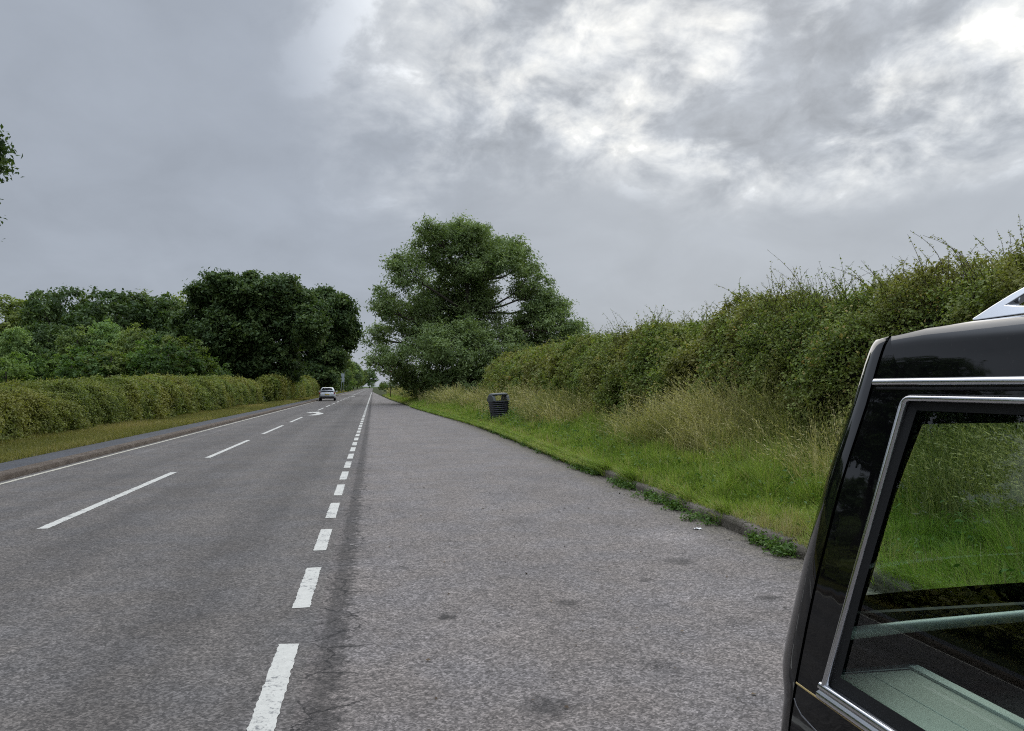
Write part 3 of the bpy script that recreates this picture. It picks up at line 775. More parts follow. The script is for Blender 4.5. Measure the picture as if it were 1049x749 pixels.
    # ------------------------------------------------------------------ grass
    def blades(name, P_, hgt, wid, dirv, bend, mat, rn, r, segs=3, parent=None):
        n = len(P_)
        side = unit(np.stack([-dirv[:, 1], dirv[:, 0], 0 * dirv[:, 0]], -1) + 1e-6)
        rot = r.uniform(0, 6.28, n)
        side = np.stack([np.cos(rot), np.sin(rot), 0 * rot], -1)
        V = np.empty((n, (segs + 1) * 2, 3))
        for i in range(segs + 1):
            f = i / segs
            c = P_ + dirv * (bend * f ** 1.8 * hgt)[:, None] + np.array([0, 0, 1.0]) * (hgt * (f - 0.35 * bend * f * f))[:, None]
            w_ = (wid * (1 - 0.86 * f ** 1.5))[:, None] * 0.5
            V[:, 2 * i] = c - side * w_; V[:, 2 * i + 1] = c + side * w_
        f = np.array([[2 * i, 2 * i + 1, 2 * i + 3, 2 * i + 2] for i in range(segs)])
        Q = (np.arange(n)[:, None, None] * (2 * segs + 2) + f[None]).reshape(-1, 4)
        o = mesh_np(name, V.reshape(-1, 3), Q, mat, parent, rnd=np.repeat(rn, segs))
        if parent is None: tag(o, kind='stuff')
        return o, c
    M_grass = leaf_mat('verge grass', [(0.0, (0.094, 0.140, 0.024)), (0.45, (0.170, 0.249, 0.042)), (0.8, (0.280, 0.348, 0.078)), (0.93, (0.304, 0.280, 0.112)), (1.0, (0.352, 0.312, 0.160))], 0.35)
    M_dry = leaf_mat('tall dry grass', [(0.0, (0.116, 0.141, 0.041)), (0.4, (0.216, 0.216, 0.076)), (0.75, (0.371, 0.331, 0.146)), (1.0, (0.526, 0.463, 0.245))], 0.3)
    M_grassL = leaf_mat('left verge grass', [(0.0, (0.121, 0.126, 0.034)), (0.5, (0.208, 0.194, 0.058)), (1.0, (0.346, 0.269, 0.123))], 0.3)
    M_weed = leaf_mat('weed leaves', [(0.0, (0.042, 0.084, 0.019)), (0.6, (0.078, 0.144, 0.029)), (1.0, (0.144, 0.192, 0.060))], 0.3)
    pn = waves(91, 8, 0.25, 1.6); pn2 = waves(92, 8, 0.6, 3.2)
    r = np.random.default_rng(17)
    def scatter(zones, umin, umax):
        out = []
        for ya, yb, dn_ in zones:
            n = int((yb - ya) * (umax - umin) * dn_)
            out.append(np.stack([r.uniform(umin, umax, n), r.uniform(ya, yb, n)], -1))
        return np.concatenate(out)
    def wfun(y): return 0.0050 + 0.00058 * np.maximum(y - 3, 0)
    UY = scatter([(1.0, 9, 4200), (9, 15, 2900), (15, 25, 1500), (25, 40, 750), (40, 62, 380), (62, 130, 150)], 0.07, 3.1)
    u, y = UY.T
    patch = pn(u * 1.4 + 3, y * 0.55)
    keep = r.random(len(u)) < np.clip(1.25 - 0.2 * u + 0.25 * patch, 0.25, 1)
    keep |= y > 30
    u, y, patch = u[keep], y[keep], patch[keep]
    P_ = np.stack([kx(y) + u, y, bank_z(u) - 0.01], -1)
    clump_h = 1 + 0.35 * pn2(u * 2.0, y * 2.0)
    hgt = (0.11 + 0.12 * np.clip(u / 1.2, 0, 1) + 0.07 * np.clip(u - 1.5, 0, 2)) * np.clip(clump_h, 0.45, 1.9) * (0.6 + 0.8 * r.random(len(u)))
    cell = 0.26
    def tussock(u, y, cell):
        ci = np.floor(u / cell); cj = np.floor(y / cell)
        h1 = np.modf(np.abs(np.sin(ci * 127.1 + cj * 311.7) * 43758.5453))[0]; h2 = np.modf(np.abs(np.sin(ci * 269.5 + cj * 183.3) * 24634.6345))[0]; h3 = np.modf(np.abs(np.sin(ci * 419.2 + cj * 71.9) * 9317.311))[0]
        ox, oy = u - (ci + 0.2 + 0.6 * h1) * cell, y - (cj + 0.2 + 0.6 * h2) * cell
        return ox / cell, oy / cell, h3, np.hypot(ox, oy) / cell
    ox, oy, h3, rad = tussock(u + 0.06 * pn2(y * 3, u * 3), y + 0.06 * pn2(u * 3, y * 3), cell)
    a = r.uniform(0, 6.28, len(u)); dirv = np.stack([0.55 * np.cos(a) - 0.25 + 1.5 * ox, 0.55 * np.sin(a) + 1.5 * oy, 0 * a], -1)
    dirv /= np.maximum(1.0, np.linalg.norm(dirv, axis=1, keepdims=True))
    hgt = hgt * (0.4 + 1.15 * h3) * np.clip(1.2 - 0.7 * rad, 0.4, 1.15)
    edge_dead = np.exp(-((u - 0.1) / 0.22) ** 2) * 0.40 + 0.18 * np.clip(pn(u * 0.9 + 9, y * 0.8) - 0.4, 0, 1)
    rn = np.clip(0.40 + 0.16 * patch + 0.42 * (h3 - 0.5) + r.normal(0, 0.18, len(u)) + 0.5 * (r.random(len(u)) < 0.10) + edge_dead * (r.random(len(u)) ** 0.5) * 1.1, 0, 1)
    blades('verge_grass', P_, hgt, wfun(y) * (0.7 + 0.6 * r.random(len(u))), dirv, np.clip(r.normal(0.45, 0.25, len(u)), 0, 1.1), M_grass, rn, r)
    # rank grass spilling over the kerb, thicker where the stones are lost
    yy = np.concatenate([r.uniform(3.4, 13.2, 5200), r.uniform(13.0, 30, 15000), r.uniform(30, 60, 7000)])
    yy = yy[(pn(yy * 0, yy * 2.3) + 0.7 * pn2(yy * 0, yy * 4.0) > 0.7) | (yy > 13.2) | (yy < 5.6)]
    n = len(yy); uu = np.abs(r.normal(0.10, 0.06, n)); far_ = np.clip((yy - 13) / 2, 0, 1)
    uu = uu - far_ * r.uniform(0.05, 0.16, n)
    zz_ = np.where(uu > 0.03, bank_z(np.maximum(uu, 0)), 0.02)
    hg = r.uniform(0.14, 0.34, n) * (1 - 0.25 * far_)
    dv_ = np.stack([-0.75 + r.normal(0, .35, n), r.normal(0, 0.6, n), 0 * yy], -1)
    blades('kerb_grass', np.stack([kx(yy) + uu, yy, zz_], -1), hg, wfun(yy) * r.uniform(.7, 1.3, n), dv_, np.clip(r.normal(0.75, 0.25, n), 0.2, 1.2), M_grass, np.clip(r.normal(0.5, 0.24, n) + 0.15 * pn2(yy, yy), 0, 1), r)
    # tall seeding grass along the foot of the hedge
    UY = scatter([(1.0, 9, 1500), (9, 16, 1100), (16, 28, 560), (28, 52, 260), (52, 140, 90)], 0.9, 3.2)
    u, y = UY.T
    patch = pn(u * 0.8 + 20, y * 0.45)
    keep = r.random(len(u)) < np.clip((u - 1.15 + 0.35 * patch) * 1.1, 0.0, 1) * np.clip(0.52 + 0.6 * patch, 0.08, 1)
    u, y, patch = u[keep], y[keep], patch[keep]
    n = len(u)
    P_ = np.stack([kx(y) + u, y, bank_z(u) - 0.01], -1)
    ox, oy, h3, rad = tussock(u + 0.1 * pn2(y * 2, u * 2), y + 0.1 * pn2(u * 2, y * 2), 0.34)
    hgt = (0.62 + 0.18 * np.clip(u - 1.2, 0, 2)) * (0.5 + 0.85 * r.random(n)) * np.clip(1 + 0.22 * patch, 0.6, 1.4) * (0.6 + 0.7 * h3)
    a = r.uniform(0, 6.28, n); dirv = np.stack([0.5 * np.cos(a) - 0.4 + 1.3 * ox, 0.5 * np.sin(a) + 1.3 * oy, 0 * a], -1)
    bend = np.clip(r.normal(0.5, 0.28, n), 0.05, 1.15)
    rn = np.clip(0.36 + 0.3 * pn2(u * 0.7, y * 0.6) + 0.3 * (h3 - .5) + r.normal(0, 0.2, n), 0, 1)
    W = wfun(y) * 1.0
    o, tip = blades('tall_grass', P_, hgt, W, dirv, bend, M_dry, rn, r, 4)
    # seed heads: little kites along the top of every second stem
    sel = np.where(r.random(n) < 0.45)[0]
    Pc, Ns, Ss, rr_, Ts = [], [], [], [], []
    for q in range(6):
        f = 1 - 0.045 * q
        hh = hgt[sel]; bb = bend[sel]
        c = P_[sel] + dirv[sel] * (bb * f ** 1.8 * hh)[:, None] + np.array([0, 0, 1.0]) * (hh * (f - 0.35 * bb * f * f))[:, None]
        Pc.append(c + r.normal(0, 0.008, c.shape) * (1 + y[sel, None] * 0.03)); Ns.append(r.normal(size=c.shape)); Ts.append(dirv[sel] * (1.2 * bb)[:, None] + np.array([0, 0, .9]) - np.array([0, 0, .7]) * bb[:, None] + r.normal(0, .25, c.shape)); Ss.append((0.016 + 0.0008 * y[sel]) * (0.6 + 0.8 * r.random(len(sel)))); rr_.append(np.clip(rn[sel] + 0.25, 0, 1))
    V, Q = leaf_arrays(np.concatenate(Pc), unit(np.concatenate(Ns)), np.concatenate(Ss), 0.2, r, 0.1, np.concatenate(Ts))
    o = mesh_np('seeding_grass', V, Q, M_dry, None, rnd=np.concatenate(rr_)); tag(o, kind='stuff')
    # broad-leaved weeds: along the kerb foot, in the sward and by the bin
    cs = []
    for ya, yb, m in ((6.7, 7.6, 42), (8.4, 9.0, 16), (9.2, 10.9, 46), (11.5, 12.6, 26), (13.4, 15.6, 50), (16, 27, 130)):
        yy = r.uniform(ya, yb, m); cs.append(np.stack([kx(yy) - np.abs(r.normal(0.0, 0.09, m)) + 0.01, yy, np.full(m, 0.01), np.full(m, 0.055), np.full(m, 22)], -1))
    m = 260; uu = r.uniform(0.4, 2.9, m); yy = r.uniform(3, 30, m); cs.append(np.stack([kx(yy) + uu, yy, bank_z(uu), np.full(m, 0.16), np.full(m, 26)], -1))
    m = 46; xx = r.normal(5.9, 0.55, m); yy = r.normal(30.6, 0.8, m); cs.append(np.stack([xx, yy, np.full(m, 0.30), np.full(m, 0.26), np.full(m, 30)], -1))
    cs = np.concatenate(cs)
    idx = np.repeat(np.arange(len(cs)), cs[:, 4].astype(int))
    rad = cs[idx, 3]
    off = r.normal(size=(len(idx), 3)) * rad[:, None] * [0.8, 0.8, 0.0]; off[:, 2] = np.abs(r.normal(size=len(idx))) * rad * 0.9
    V, Q = leaf_arrays(cs[idx, :3] + off, unit(r.normal(size=(len(idx), 3)) * 0.7 + [0, 0, 1]), (0.012 + 0.07 * rad + 0.0007 * cs[idx, 1]) * (0.6 + 0.8 * r.random(len(idx))), 0.5, r)
    o = mesh_np('verge_weeds', V, Q, M_weed, None, rnd=np.clip(r.normal(0.5, 0.22, len(idx)), 0, 1)); tag(o, kind='stuff')
    # left verge
    r = np.random.default_rng(23)
    xs, ys_ = [], []
    for ya, yb, dn_ in ((-12, 14, 40), (14, 30, 750), (30, 60, 330), (60, 120, 110), (120, 300, 25)):
        n = int((yb - ya) * 3.3 * dn_); xs.append(r.uniform(-10.1, -7.25, n)); ys_.append(r.uniform(ya, yb, n))
    x, y = np.concatenate(xs), np.concatenate(ys_)
    n = len(x)
    z = np.interp(-x, [7.2, 7.5, 8.6, 10.2], [0.09, 0.11, 0.10, 0.07])
    tallf = np.clip((-x - 9.2) / 1.0, 0, 1)
    pt = pn(x * 1.2, y * 0.4)
    hgt = (0.11 + 0.05 * pt + 0.16 * tallf * np.clip(0.5 + pt, 0, 1.3)) * (0.6 + 0.8 * r.random(n)); hgt = np.clip(hgt, 0.04, None)
    a = r.uniform(0, 6.28, n)
    blades('left_verge_grass', np.stack([x, y, z - .01], -1), hgt, 0.006 + 0.00045 * np.abs(y), np.stack([np.cos(a), np.sin(a), 0 * a], -1), np.clip(r.normal(.45, .25, n), 0, 1), M_grassL, np.clip(0.4 + 0.25 * pt + 0.2 * tallf + r.normal(0, .2, n), 0, 1), r, 2)

# loose chippings and dead leaves on the lay-by
r = np.random.default_rng(61)
n = 420
yy = np.concatenate([r.uniform(3.0, 14, 190), r.uniform(5.5, 22, n - 190)]); xx = np.concatenate([r.uniform(0.0, 3.8, 190), kx(yy[190:]) - np.abs(r.normal(0, 0.16, n - 190)) - 0.02])
V, Q = leaf_arrays(np.stack([xx, yy, 0.006 + 0.004 * r.random(n)], -1), unit(r.normal(0, 0.25, (n, 3)) + [0, 0, 1]), 0.008 + 0.013 * r.random(n) ** 2, 0.6, r)
M_litter = leaf_mat('dead leaves', [(0.0, (0.024, 0.018, 0.011)), (0.6, (0.072, 0.048, 0.028)), (1.0, (0.136, 0.096, 0.056))], 0.1)
o = mesh_np('dead_leaves', V, Q, M_litter, None, rnd=r.random(n)); tag(o, kind='stuff')

# ------------------------------------------------------------------ black hearse parked in the lay-by, its tail towards the hedge end
m_, nt, out_ = material('black coach paint')
pos_ = nt.n('ShaderNodeTexCoord').outputs['Object']
film = nt.noise(pos_, 5.0, 6, 0.65); spk = nt.step(nt.noise(pos_, 160, 2, 0.5), 0.66, 0.74)
dustf = nt.m('ADD', nt.m('MULTIPLY', nt.step(film, 0.45, 0.75), 0.010), nt.m('MULTIPLY', spk, 0.03))
bc = nt.mix(dustf, (0.0025, 0.0025, 0.003), (0.32, 0.29, 0.25))
pp = nt.n('ShaderNodeBsdfPrincipled', {'Base Color': bc, 'Roughness': 0.6, 'Specular IOR Level': 0.0, 'Coat Weight': 1.0, 'Coat Roughness': nt.m('MULTIPLY_ADD', nt.step(film, 0.4, 0.8), 0.05, 0.012)})
wv_ = nt.n('ShaderNodeBump', {'Strength': 0.05, 'Distance': 0.01, 'Height': nt.noise(pos_, 7, 2)})
nt.set(pp.inputs['Coat Normal'], wv_)
nt.set(out_.inputs[0], pp); M_black = m_
M_rubber = plain('black rubber', (0.006, 0.006, 0.006), 0.65, spec=0.3)
M_trim = plain('black interior trim', (0.008, 0.009, 0.0085), 0.75, spec=0.25, bump=0.15, bscale=300)
M_chrome = plain('chrome', (0.66, 0.67, 0.69), 0.13, metal=1.0)
M_satin = plain('satin metal', (0.58, 0.62, 0.59), 0.4, metal=0.1)
M_gold = plain('gold coachline', (0.42, 0.31, 0.12), 0.4)
M_deck = plain('pale deck board', (0.56, 0.56, 0.49), 0.5, var=0.10, vscale=9, bump=0.1)
M_deckline = plain('deck seam', (0.60, 0.63, 0.58), 0.5)
M_greyline = plain('panel gap sheen', (0.10, 0.10, 0.105), 0.4)
M_hglass = glass_mat('tinted window glass', (0.70, 0.82, 0.76))
M_hglass2 = glass_mat('tail window glass', (0.84, 0.93, 0.88))
M_tyre = plain('tyre rubber', (0.012, 0.012, 0.012), 0.85, spec=0.2)
M_alloy = plain('wheel alloy', (0.45, 0.46, 0.47), 0.3, metal=0.8)
M_darkglass = plain('dark glass', (0.01, 0.012, 0.014), 0.05, spec=0.6)

hs = thing('hearse', 'black hearse with chrome-edged side windows parked in the lay-by, only its rear side showing', 'hearse', (1.85, 0, 0))
XC = 1.85
_z = [.1, .2, .5, .8, .95, 1.2, 1.45, 1.6, 1.68, 1.715, 1.735, 1.745, 1.7505, 1.7525]
_x = [1.0, .985, .955, .945, .957, .992, 1.038, 1.07, 1.090, 1.101, 1.115, 1.131, 1.16, 1.20]
ZTOP = 1.752
def ztop(Y): return ZTOP - 0.024 * np.clip((np.asarray(Y, float) - 1.15) / 0.36, 0, 1) ** 2
_zz = np.linspace(.1, 1.7525, 1200); _xx = np.interp(_zz, _z, _x)
_kern = np.ones(9) / 9; _xs = np.convolve(np.pad(_xx, 4, 'edge'), _kern, 'valid')
def Xs(z): return np.interp(z, _zz, _xs)
def seamY(z): return np.interp(z, [.3, .6, .825, .945, 1.093, 1.393, 1.485, 1.587, 1.70, 1.77], [1.70, 1.69, 1.656, 1.637, 1.618, 1.568, 1.546, 1.522, 1.510, 1.50])
def onside(Y, z, out=0.0):
    """point on the near side skin, local to the hearse"""
    return (float(Xs(z)) - out - XC, Y, z)
def mir(P): P = np.array(P, float); P[..., 0] *= -1; return P
def bothsides(name, P, mat, smooth=True, mask=None):
    grid_np(name, P, mat, hs, smooth, mask); grid_np(name, mir(P), mat, hs, smooth, mask)
# upper side panel round the long window
def side4(c, n):  # closed loop through four corner-to-corner polylines
    out = []
    for a, b in zip(c, c[1:] + c[:1]):
        for i in range(n): out.append(tuple(np.array(a) * (1 - i / n) + np.array(b) * (i / n)))
    return out
WIN = [(1.398, 1.592), (1.524, 0.972), (-0.62, 0.972), (-0.62, 1.592)]
def inset(c, rear, bot, front, top):
    (y0, z0), (y1, z1), (y2, z2), (y3, z3) = c
    sl = (y1 - y0) / (z1 - z0)
    return [(y0 - rear + sl * (-top), z0 - top), (y1 - rear + sl * bot, z1 + bot), (y2 + front, z2 + bot), (y3 + front, z3 - top)]
n = 24
wl = side4(WIN, n)
OUT = []
zt0 = float(ztop(1.50))
zr = zt0 - (zt0 - 0.93) * (np.linspace(0, 1, n + 1)[:-1]) ** 1.5
OUT += [(float(seamY(z)) - 0.004, z) for z in zr]
ya = float(seamY(0.93)) - .004
OUT += [(ya + (-0.75 - ya) * i / n, 0.93) for i in range(n)]
OUT += [(-0.75, 0.93 + (ZTOP - .93) * i / n) for i in range(n)]
yb = float(seamY(zt0)) - .004
OUT += [(yy_, float(ztop(yy_))) for yy_ in [-0.75 + (yb + 0.75) * i / n for i in range(n)]]
P = np.array([[onside(*(np.array(a) * (1 - s) + np.array(b) * s)) for a, b in zip(wl + wl[:1], OUT + OUT[:1])] for s in 1 - (1 - np.linspace(0, 1, 30)) ** 2.2])
bothsides('upper_side', P, M_black)
# lower side with the wheel arch
ysd = np.concatenate([np.linspace(-3.3, -2.2, 8), np.linspace(-2.15, 0.10, 16), np.linspace(0.14, 1.06, 24), np.linspace(1.1, 1.0, 1), np.linspace(1.15, 1, 1)])
ysd = np.unique(np.round(np.concatenate([np.linspace(-3.2, 0.1, 40), np.linspace(0.1, 1.1, 26), np.linspace(1.15, 1.60, 8)]), 4))
P = []
for yv in ysd:
    zb = 0.26
    for wy in (0.62, -2.45):
        if abs(yv - wy) < 0.39: zb = max(zb, 0.33 + math.sqrt(0.39 ** 2 - (yv - wy) ** 2))
    P.append([onside(yv, zz) for zz in np.linspace(zb, 0.93, 12)])
ye = [float(seamY(z)) - .004 for z in np.linspace(.26, .93, 12)]
P.append([onside(yv, zz) for yv, zz in zip(ye, np.linspace(.26, .93, 12))])
bothsides('lower_side', np.array(P), M_black)
# tailgate: wraps the corner, carries the rear window
Rz = lambda z: np.interp(z, [.3, .82, .88, .905, .94, 1.0, 1.1, 1.3, 1.5, 1.7, 1.77], [.10, .105, .115, .15, .215, .225, .205, .195, .17, .14, .11])
zrow = np.concatenate([np.linspace(.30, .86, 6), [.88, .895, .91, .925, .945, .97, 1.0, 1.035, 1.07], np.linspace(1.13, 1.47, 6), [1.525, 1.58, 1.63, 1.67, 1.695, 1.71, 1.72, 1.7255]])
def tail_row(z, top=0.0):
    r0 = float(Rz(z)); x0 = float(Xs(z)); y0 = float(seamY(z)) + 0.006
    half = []
    for th in np.linspace(0, math.pi / 2, 12):
        half.append((x0 + r0 * (1 - math.cos(th)) - XC, y0 + r0 * math.sin(th), z))
    xl = 1.28 + (z - 1.07) * 0.18 - XC
    xr_ = half[-1][0]
    for f in (0.5, 1.0): half.append((xr_ + (xl - xr_) * f, y0 + r0, z))
    mid_ = [(xl * (1 - f), y0 + r0, z) for f in np.linspace(0, 1, 8)[1:]]
    full = half + mid_
    full = full + [(-p[0], p[1], p[2]) for p in full[-2::-1]]
    full = np.array(full)
    full[:, 1] += 0.05 * np.clip(1 - (full[:, 0] / 0.62) ** 2, 0, 1)
    return full
P = np.array([tail_row(z) for z in zrow])
roofrow = P[-1].copy(); roofrow[:, 1] = np.minimum(roofrow[:, 1], 1.505)
def crown(x): return 0.020 * (1 - np.clip(np.abs(x) / 0.72, 0, 1) ** 2.4)
zr_ = zt0 + crown(roofrow[:, 0]); extra = []
for a_ in (0.3, 0.6, 0.85, 1.0):
    q = P[-1] * (1 - a_) + roofrow * a_
    q[:, 2] = P[-1][:, 2] + (zr_ - P[-1][:, 2]) * math.sin(a_ * math.pi / 2); extra.append(q)
P = np.concatenate([P, np.array(extra)])
mask = np.ones((P.shape[0] - 1, P.shape[1] - 1), bool)
ia = int(np.argmin(abs(zrow - 1.07))); ib = int(np.argmin(abs(zrow - 1.525)))
mask[ia:ib, 13:P.shape[1] - 14] = False
tg = grid_np('tailgate', P, M_black, hs, True, mask)
Pg = P[ia:ib + 1, 13:P.shape[1] - 13].copy(); Pg[:, :, 1] -= 0.006
grid_np('tail_window', Pg, M_hglass2, hs, True)
# seam seal set back behind the gap
P = np.array([[(float(Xs(z)) + 0.016 - XC, float(seamY(z)) - 0.03, z), (float(Xs(z)) + 0.013 - XC, float(seamY(z)) + 0.03, z)] for z in np.linspace(.3, 1.715, 40)])
bothsides('seam_seal', P, M_rubber)
# roof
yr = np.concatenate([[1.506, 1.49, 1.46, 1.42, 1.36, 1.28], np.linspace(1.2, -1.15, 14), [-1.35, -1.5]])
xr = np.linspace(-1, 1, 25)
P = []
for i, yv in enumerate(yr):
    zc_ = float(ztop(yv)); hw = XC - float(Xs(zc_)); hw *= 1.0 if yv > -1.2 else 0.97
    P.append([(hw * x, yv, zc_ + float(crown(x * hw) - crown(hw)) - (0.0 if yv > -1.2 else 0.05 * (-1.2 - yv))) for x in xr])
grid_np('roof', np.array(P), M_black, hs)
# windows in the sides: pane, black border, chrome surround
def pane(c, out, name, mat):
    (y0, z0), (y1, z1), (y2, z2), (y3, z3) = c
    P = []
    for s in np.linspace(0, 1, 12):
        a = np.array((y0, z0)) * (1 - s) + np.array((y1, z1)) * s; b_ = np.array((y3, z3)) * (1 - s) + np.array((y2, z2)) * s
        P.append([onside(*(a * (1 - t_) + b_ * t_), out) for t_ in np.linspace(0, 1, 4)])
    bothsides(name, np.array(P), mat)
pane(inset(WIN, 0.004, 0.004, 0.004, 0.004), -0.012, 'side_window', M_hglass)
wi = side4(inset(WIN, 0.026, 0.034, 0.03, 0.020), n)
P = np.array([[onside(a[0], a[1], o_) for a in lp + lp[:1]] for lp, o_ in ((wl, -0.004), (wi, -0.008))])
bothsides('window_border', P, M_rubber, False)
def ribbon(name, path, wd, hg, mat, prof=None, mirror=True):
    prof = prof or [(-0.5, -0.3), (-0.5, 0.25), (-0.36, 0.75), (-0.12, 1.0), (0.12, 1.0), (0.36, 0.75), (0.5, 0.25), (0.5, -0.3)]
    path = [np.array(p, float) for p in path]; rows = []
    for i, p in enumerate(path):
        dv = path[min(i + 1, len(path) - 1)] - path[max(i - 1, 0)]; dv /= np.linalg.norm(dv); nn = np.array((-dv[1], dv[0]))
        rows.append([onside(*(p + nn * a * wd), b_ * hg) for a, b_ in prof])
    P = np.array(rows)
    if mirror: bothsides(name, P, mat)
    else: grid_np(name, P, mat, hs)
def rounded(c, rad, m=5):
    out = []
    c = [np.array(p, float) for p in c]
    for i in range(len(c)):
        a, p, b_ = c[i - 1], c[i], c[(i + 1) % len(c)]
        if i in (0, len(c) - 1): out.append(p); continue
        p0 = p + (a - p) / np.linalg.norm(a - p) * rad; p2 = p + (b_ - p) / np.linalg.norm(b_ - p) * rad
        out += [(1 - t_) ** 2 * p0 + 2 * t_ * (1 - t_) * p + t_ ** 2 * p2 for t_ in np.linspace(0, 1, m)]
    return out
fr = inset(WIN, -0.006, 0, -0.006, -0.005)
ribbon('window_frame', rounded([(1.524 + .004, 0.975), fr[0], fr[3], (-0.628, 0.975)], 0.018), 0.015, 0.010, M_chrome)
ribbon('sill_trim', [(1.540, 0.962), (1.2, 0.961), (0.3, 0.961), (-0.64, 0.961)], 0.036, 0.013, M_chrome,
       [(-0.5, -0.2), (-0.5, 0.5), (-0.40, 0.8), (-0.2, 0.85), (-0.12, 0.5), (-0.04, 0.5), (0.05, 1.0), (0.3, 1.0), (0.42, 0.7), (0.5, 0.3), (0.5, -0.2)])
ribbon('gutter_trim', [(1.508, 1.630), (1.3, 1.630), (0.4, 1.631), (-0.75, 1.631)], 0.016, 0.011, M_chrome)
ribbon('gutter_shadow_line', [(1.500, 1.6165), (0.4, 1.617), (-0.75, 1.617)], 0.008, 0.004, M_rubber)
ribbon('coachline', [(1.638, 0.9415), (1.0, 0.9375), (-0.75, 0.9375)], 0.0048, 0.0012, M_gold)
ribbon('bumper_line', [(1.642, 0.905), (1.632, 0.893), (1.609, 0.880), (1.55, 0.871), (1.1, 0.868), (1.02, 0.868)], 0.004, 0.001, M_greyline)
# chrome roof rail with its swept foot
rail = [(1.365, 1.757), (1.325, 1.781), (1.29, 1.800), (1.255, 1.8155), (1.21, 1.830), (1.15, 1.843), (1.08, 1.851), (0.98, 1.857), (0.8, 1.861), (0.3, 1.862), (-0.6, 1.862), (-1.0, 1.84), (-1.25, 1.765)]
for sgn in (-1, 1):
    xr0 = sgn * (XC - 1.205)
    bm = bmesh.new()
    outer = rail[:7] + [(1.0, 1.855)]
    inner = [(1.02, 1.838), (1.12, 1.828), (1.20, 1.813), (1.255, 1.797), (1.288, 1.778), (1.25, 1.772), (1.20, 1.772), (1.18, 1.768), (1.18, 1.756)]
    loop_ = outer + inner + [(1.36, 1.752)]
    fs = []
    for xo in (-0.014, 0.014):
        fs.append([bm.verts.new((xr0 + xo - sgn * 0.55 * (zv - 1.757), yv, zv)) for yv, zv in loop_])
    bm.faces.new(fs[0]); bm.faces.new(fs[1][::-1])
    for i in range(len(loop_)):
        j = (i + 1) % len(loop_); bm.faces.new((fs[0][i], fs[0][j], fs[1][j], fs[1][i]))
    tube(bm, [(xr0 - sgn * 0.55 * (zv - 1.757), yv, zv - 0.011) for yv, zv in rail[6:]], 0.0125, 8)
    tube(bm, [(xr0, 1.175, 1.758), (xr0 - sgn * .02, 1.17, 1.79), (xr0 - sgn * .04, 1.165, 1.83)], [0.010, 0.008, 0.008], 8)
    o = obj_bm('roof_rail', bm, M_chrome, hs, False, 0.004, 3)
    bm = bmesh.new(); box(bm, xr0 - .018, xr0 + .018, -1.25, 1.372, 1.744, 1.7515)
    obj_bm('rail_gasket', bm, M_rubber, o)
# interior
bm = bmesh.new(); box(bm, 1.035 - XC, 1.262 - XC, -0.68, 1.655, 0.925, 0.945); obj_bm('deck_board', bm, M_deck, hs)
bm = bmesh.new(); box(bm, 1.150 - XC, 1.153 - XC, -0.68, 1.655, 0.945, 0.9462); obj_bm('deck_seam', bm, M_deckline, hs)
bm = bmesh.new(); box(bm, 1.264 - XC, 1.292 - XC, -0.68, 1.665, 0.925, 0.952); obj_bm('deck_edge', bm, M_satin, hs, bevel=0.003)
bm = bmesh.new(); box(bm, 1.035 - XC, 1.30 - XC, 1.657, 1.685, 0.90, 0.948); obj_bm('deck_end_strip', bm, plain('deck end strip', (0.07, 0.09, 0.10), 0.3), hs, bevel=0.003)
bm = bmesh.new(); box(bm, 1.294 - XC, 0.80, -0.68, 1.70, 0.80, 0.86); obj_bm('coffin_deck', bm, M_trim, hs)
bm = bmesh.new(); box(bm, 0.006 + 1.0 - XC, XC - 1.0, -0.72, 1.66, 0.42, 0.46); obj_bm('floor', bm, M_trim, hs)
bm = bmesh.new(); box(bm, 1.03 - XC, XC - 1.03, -0.76, -0.70, 0.46, 1.70); obj_bm('bulkhead', bm, M_trim, hs)
bm = bmesh.new(); box(bm, 1.17 - XC, XC - 1.17, -0.70, 1.42, 1.685, 1.70); obj_bm('headlining', bm, M_trim, hs)
bm = bmesh.new(); tube(bm, [(1.10 - XC, 1.700, 1.022), (1.3 - XC, 1.715, 1.026), (0, 1.735, 1.034), (XC - 1.3, 1.715, 1.026), (XC - 1.10, 1.700, 1.022)], 0.0145, 10); obj_bm('tail_rail', bm, M_satin, hs, True)
bm = bmesh.new(); box(bm, 1.10 - XC, XC - 1.10, 1.745, 1.765, 0.86, 1.055); obj_bm('tailgate_lining', bm, M_trim, hs)
# cab, bonnet, wheels (ahead of the loading space)
cab = [(-0.80, 1.60), (-0.80, 0.97), (-2.0, 0.97), (-1.25, 1.60)]
cw = side4([(-0.86, 1.57), (-0.86, 1.0), (-1.85, 1.0), (-1.22, 1.57)], 8); cq = side4([(-0.75, ZTOP), (-0.75, .93), (-2.25, .93), (-1.32, ZTOP)], 8)
P = np.array([[onside(*(np.array(a) * (1 - s) + np.array(b_) * s)) for a, b_ in zip(cw + cw[:1], cq + cq[:1])] for s in np.linspace(0, 1, 6)])
bothsides('cab_side', P, M_black)
pane([(-0.86, 1.57), (-0.86, 1.0), (-1.85, 1.0), (-1.22, 1.57)], -0.01, 'cab_window', M_darkglass)
P = np.array([[(x * (XC - float(Xs(zv))) * 0.985, yv, zv) for x in np.linspace(-1, 1, 9)] for yv, zv in ((-1.45, 1.74), (-1.7, 1.52), (-2.0, 1.22), (-2.25, 0.98))])
grid_np('windscreen', P, M_darkglass, hs)
P = np.array([[(x * hw, yv, zt - 0.07 * abs(x) ** 3) for x in np.linspace(-1, 1, 13)] for yv, hw, zt in ((-2.2, .895, 1.0), (-2.6, .89, 0.98), (-3.1, .88, 0.93), (-3.25, .86, 0.86), (-3.32, .84, 0.6), (-3.3, .84, 0.28))])
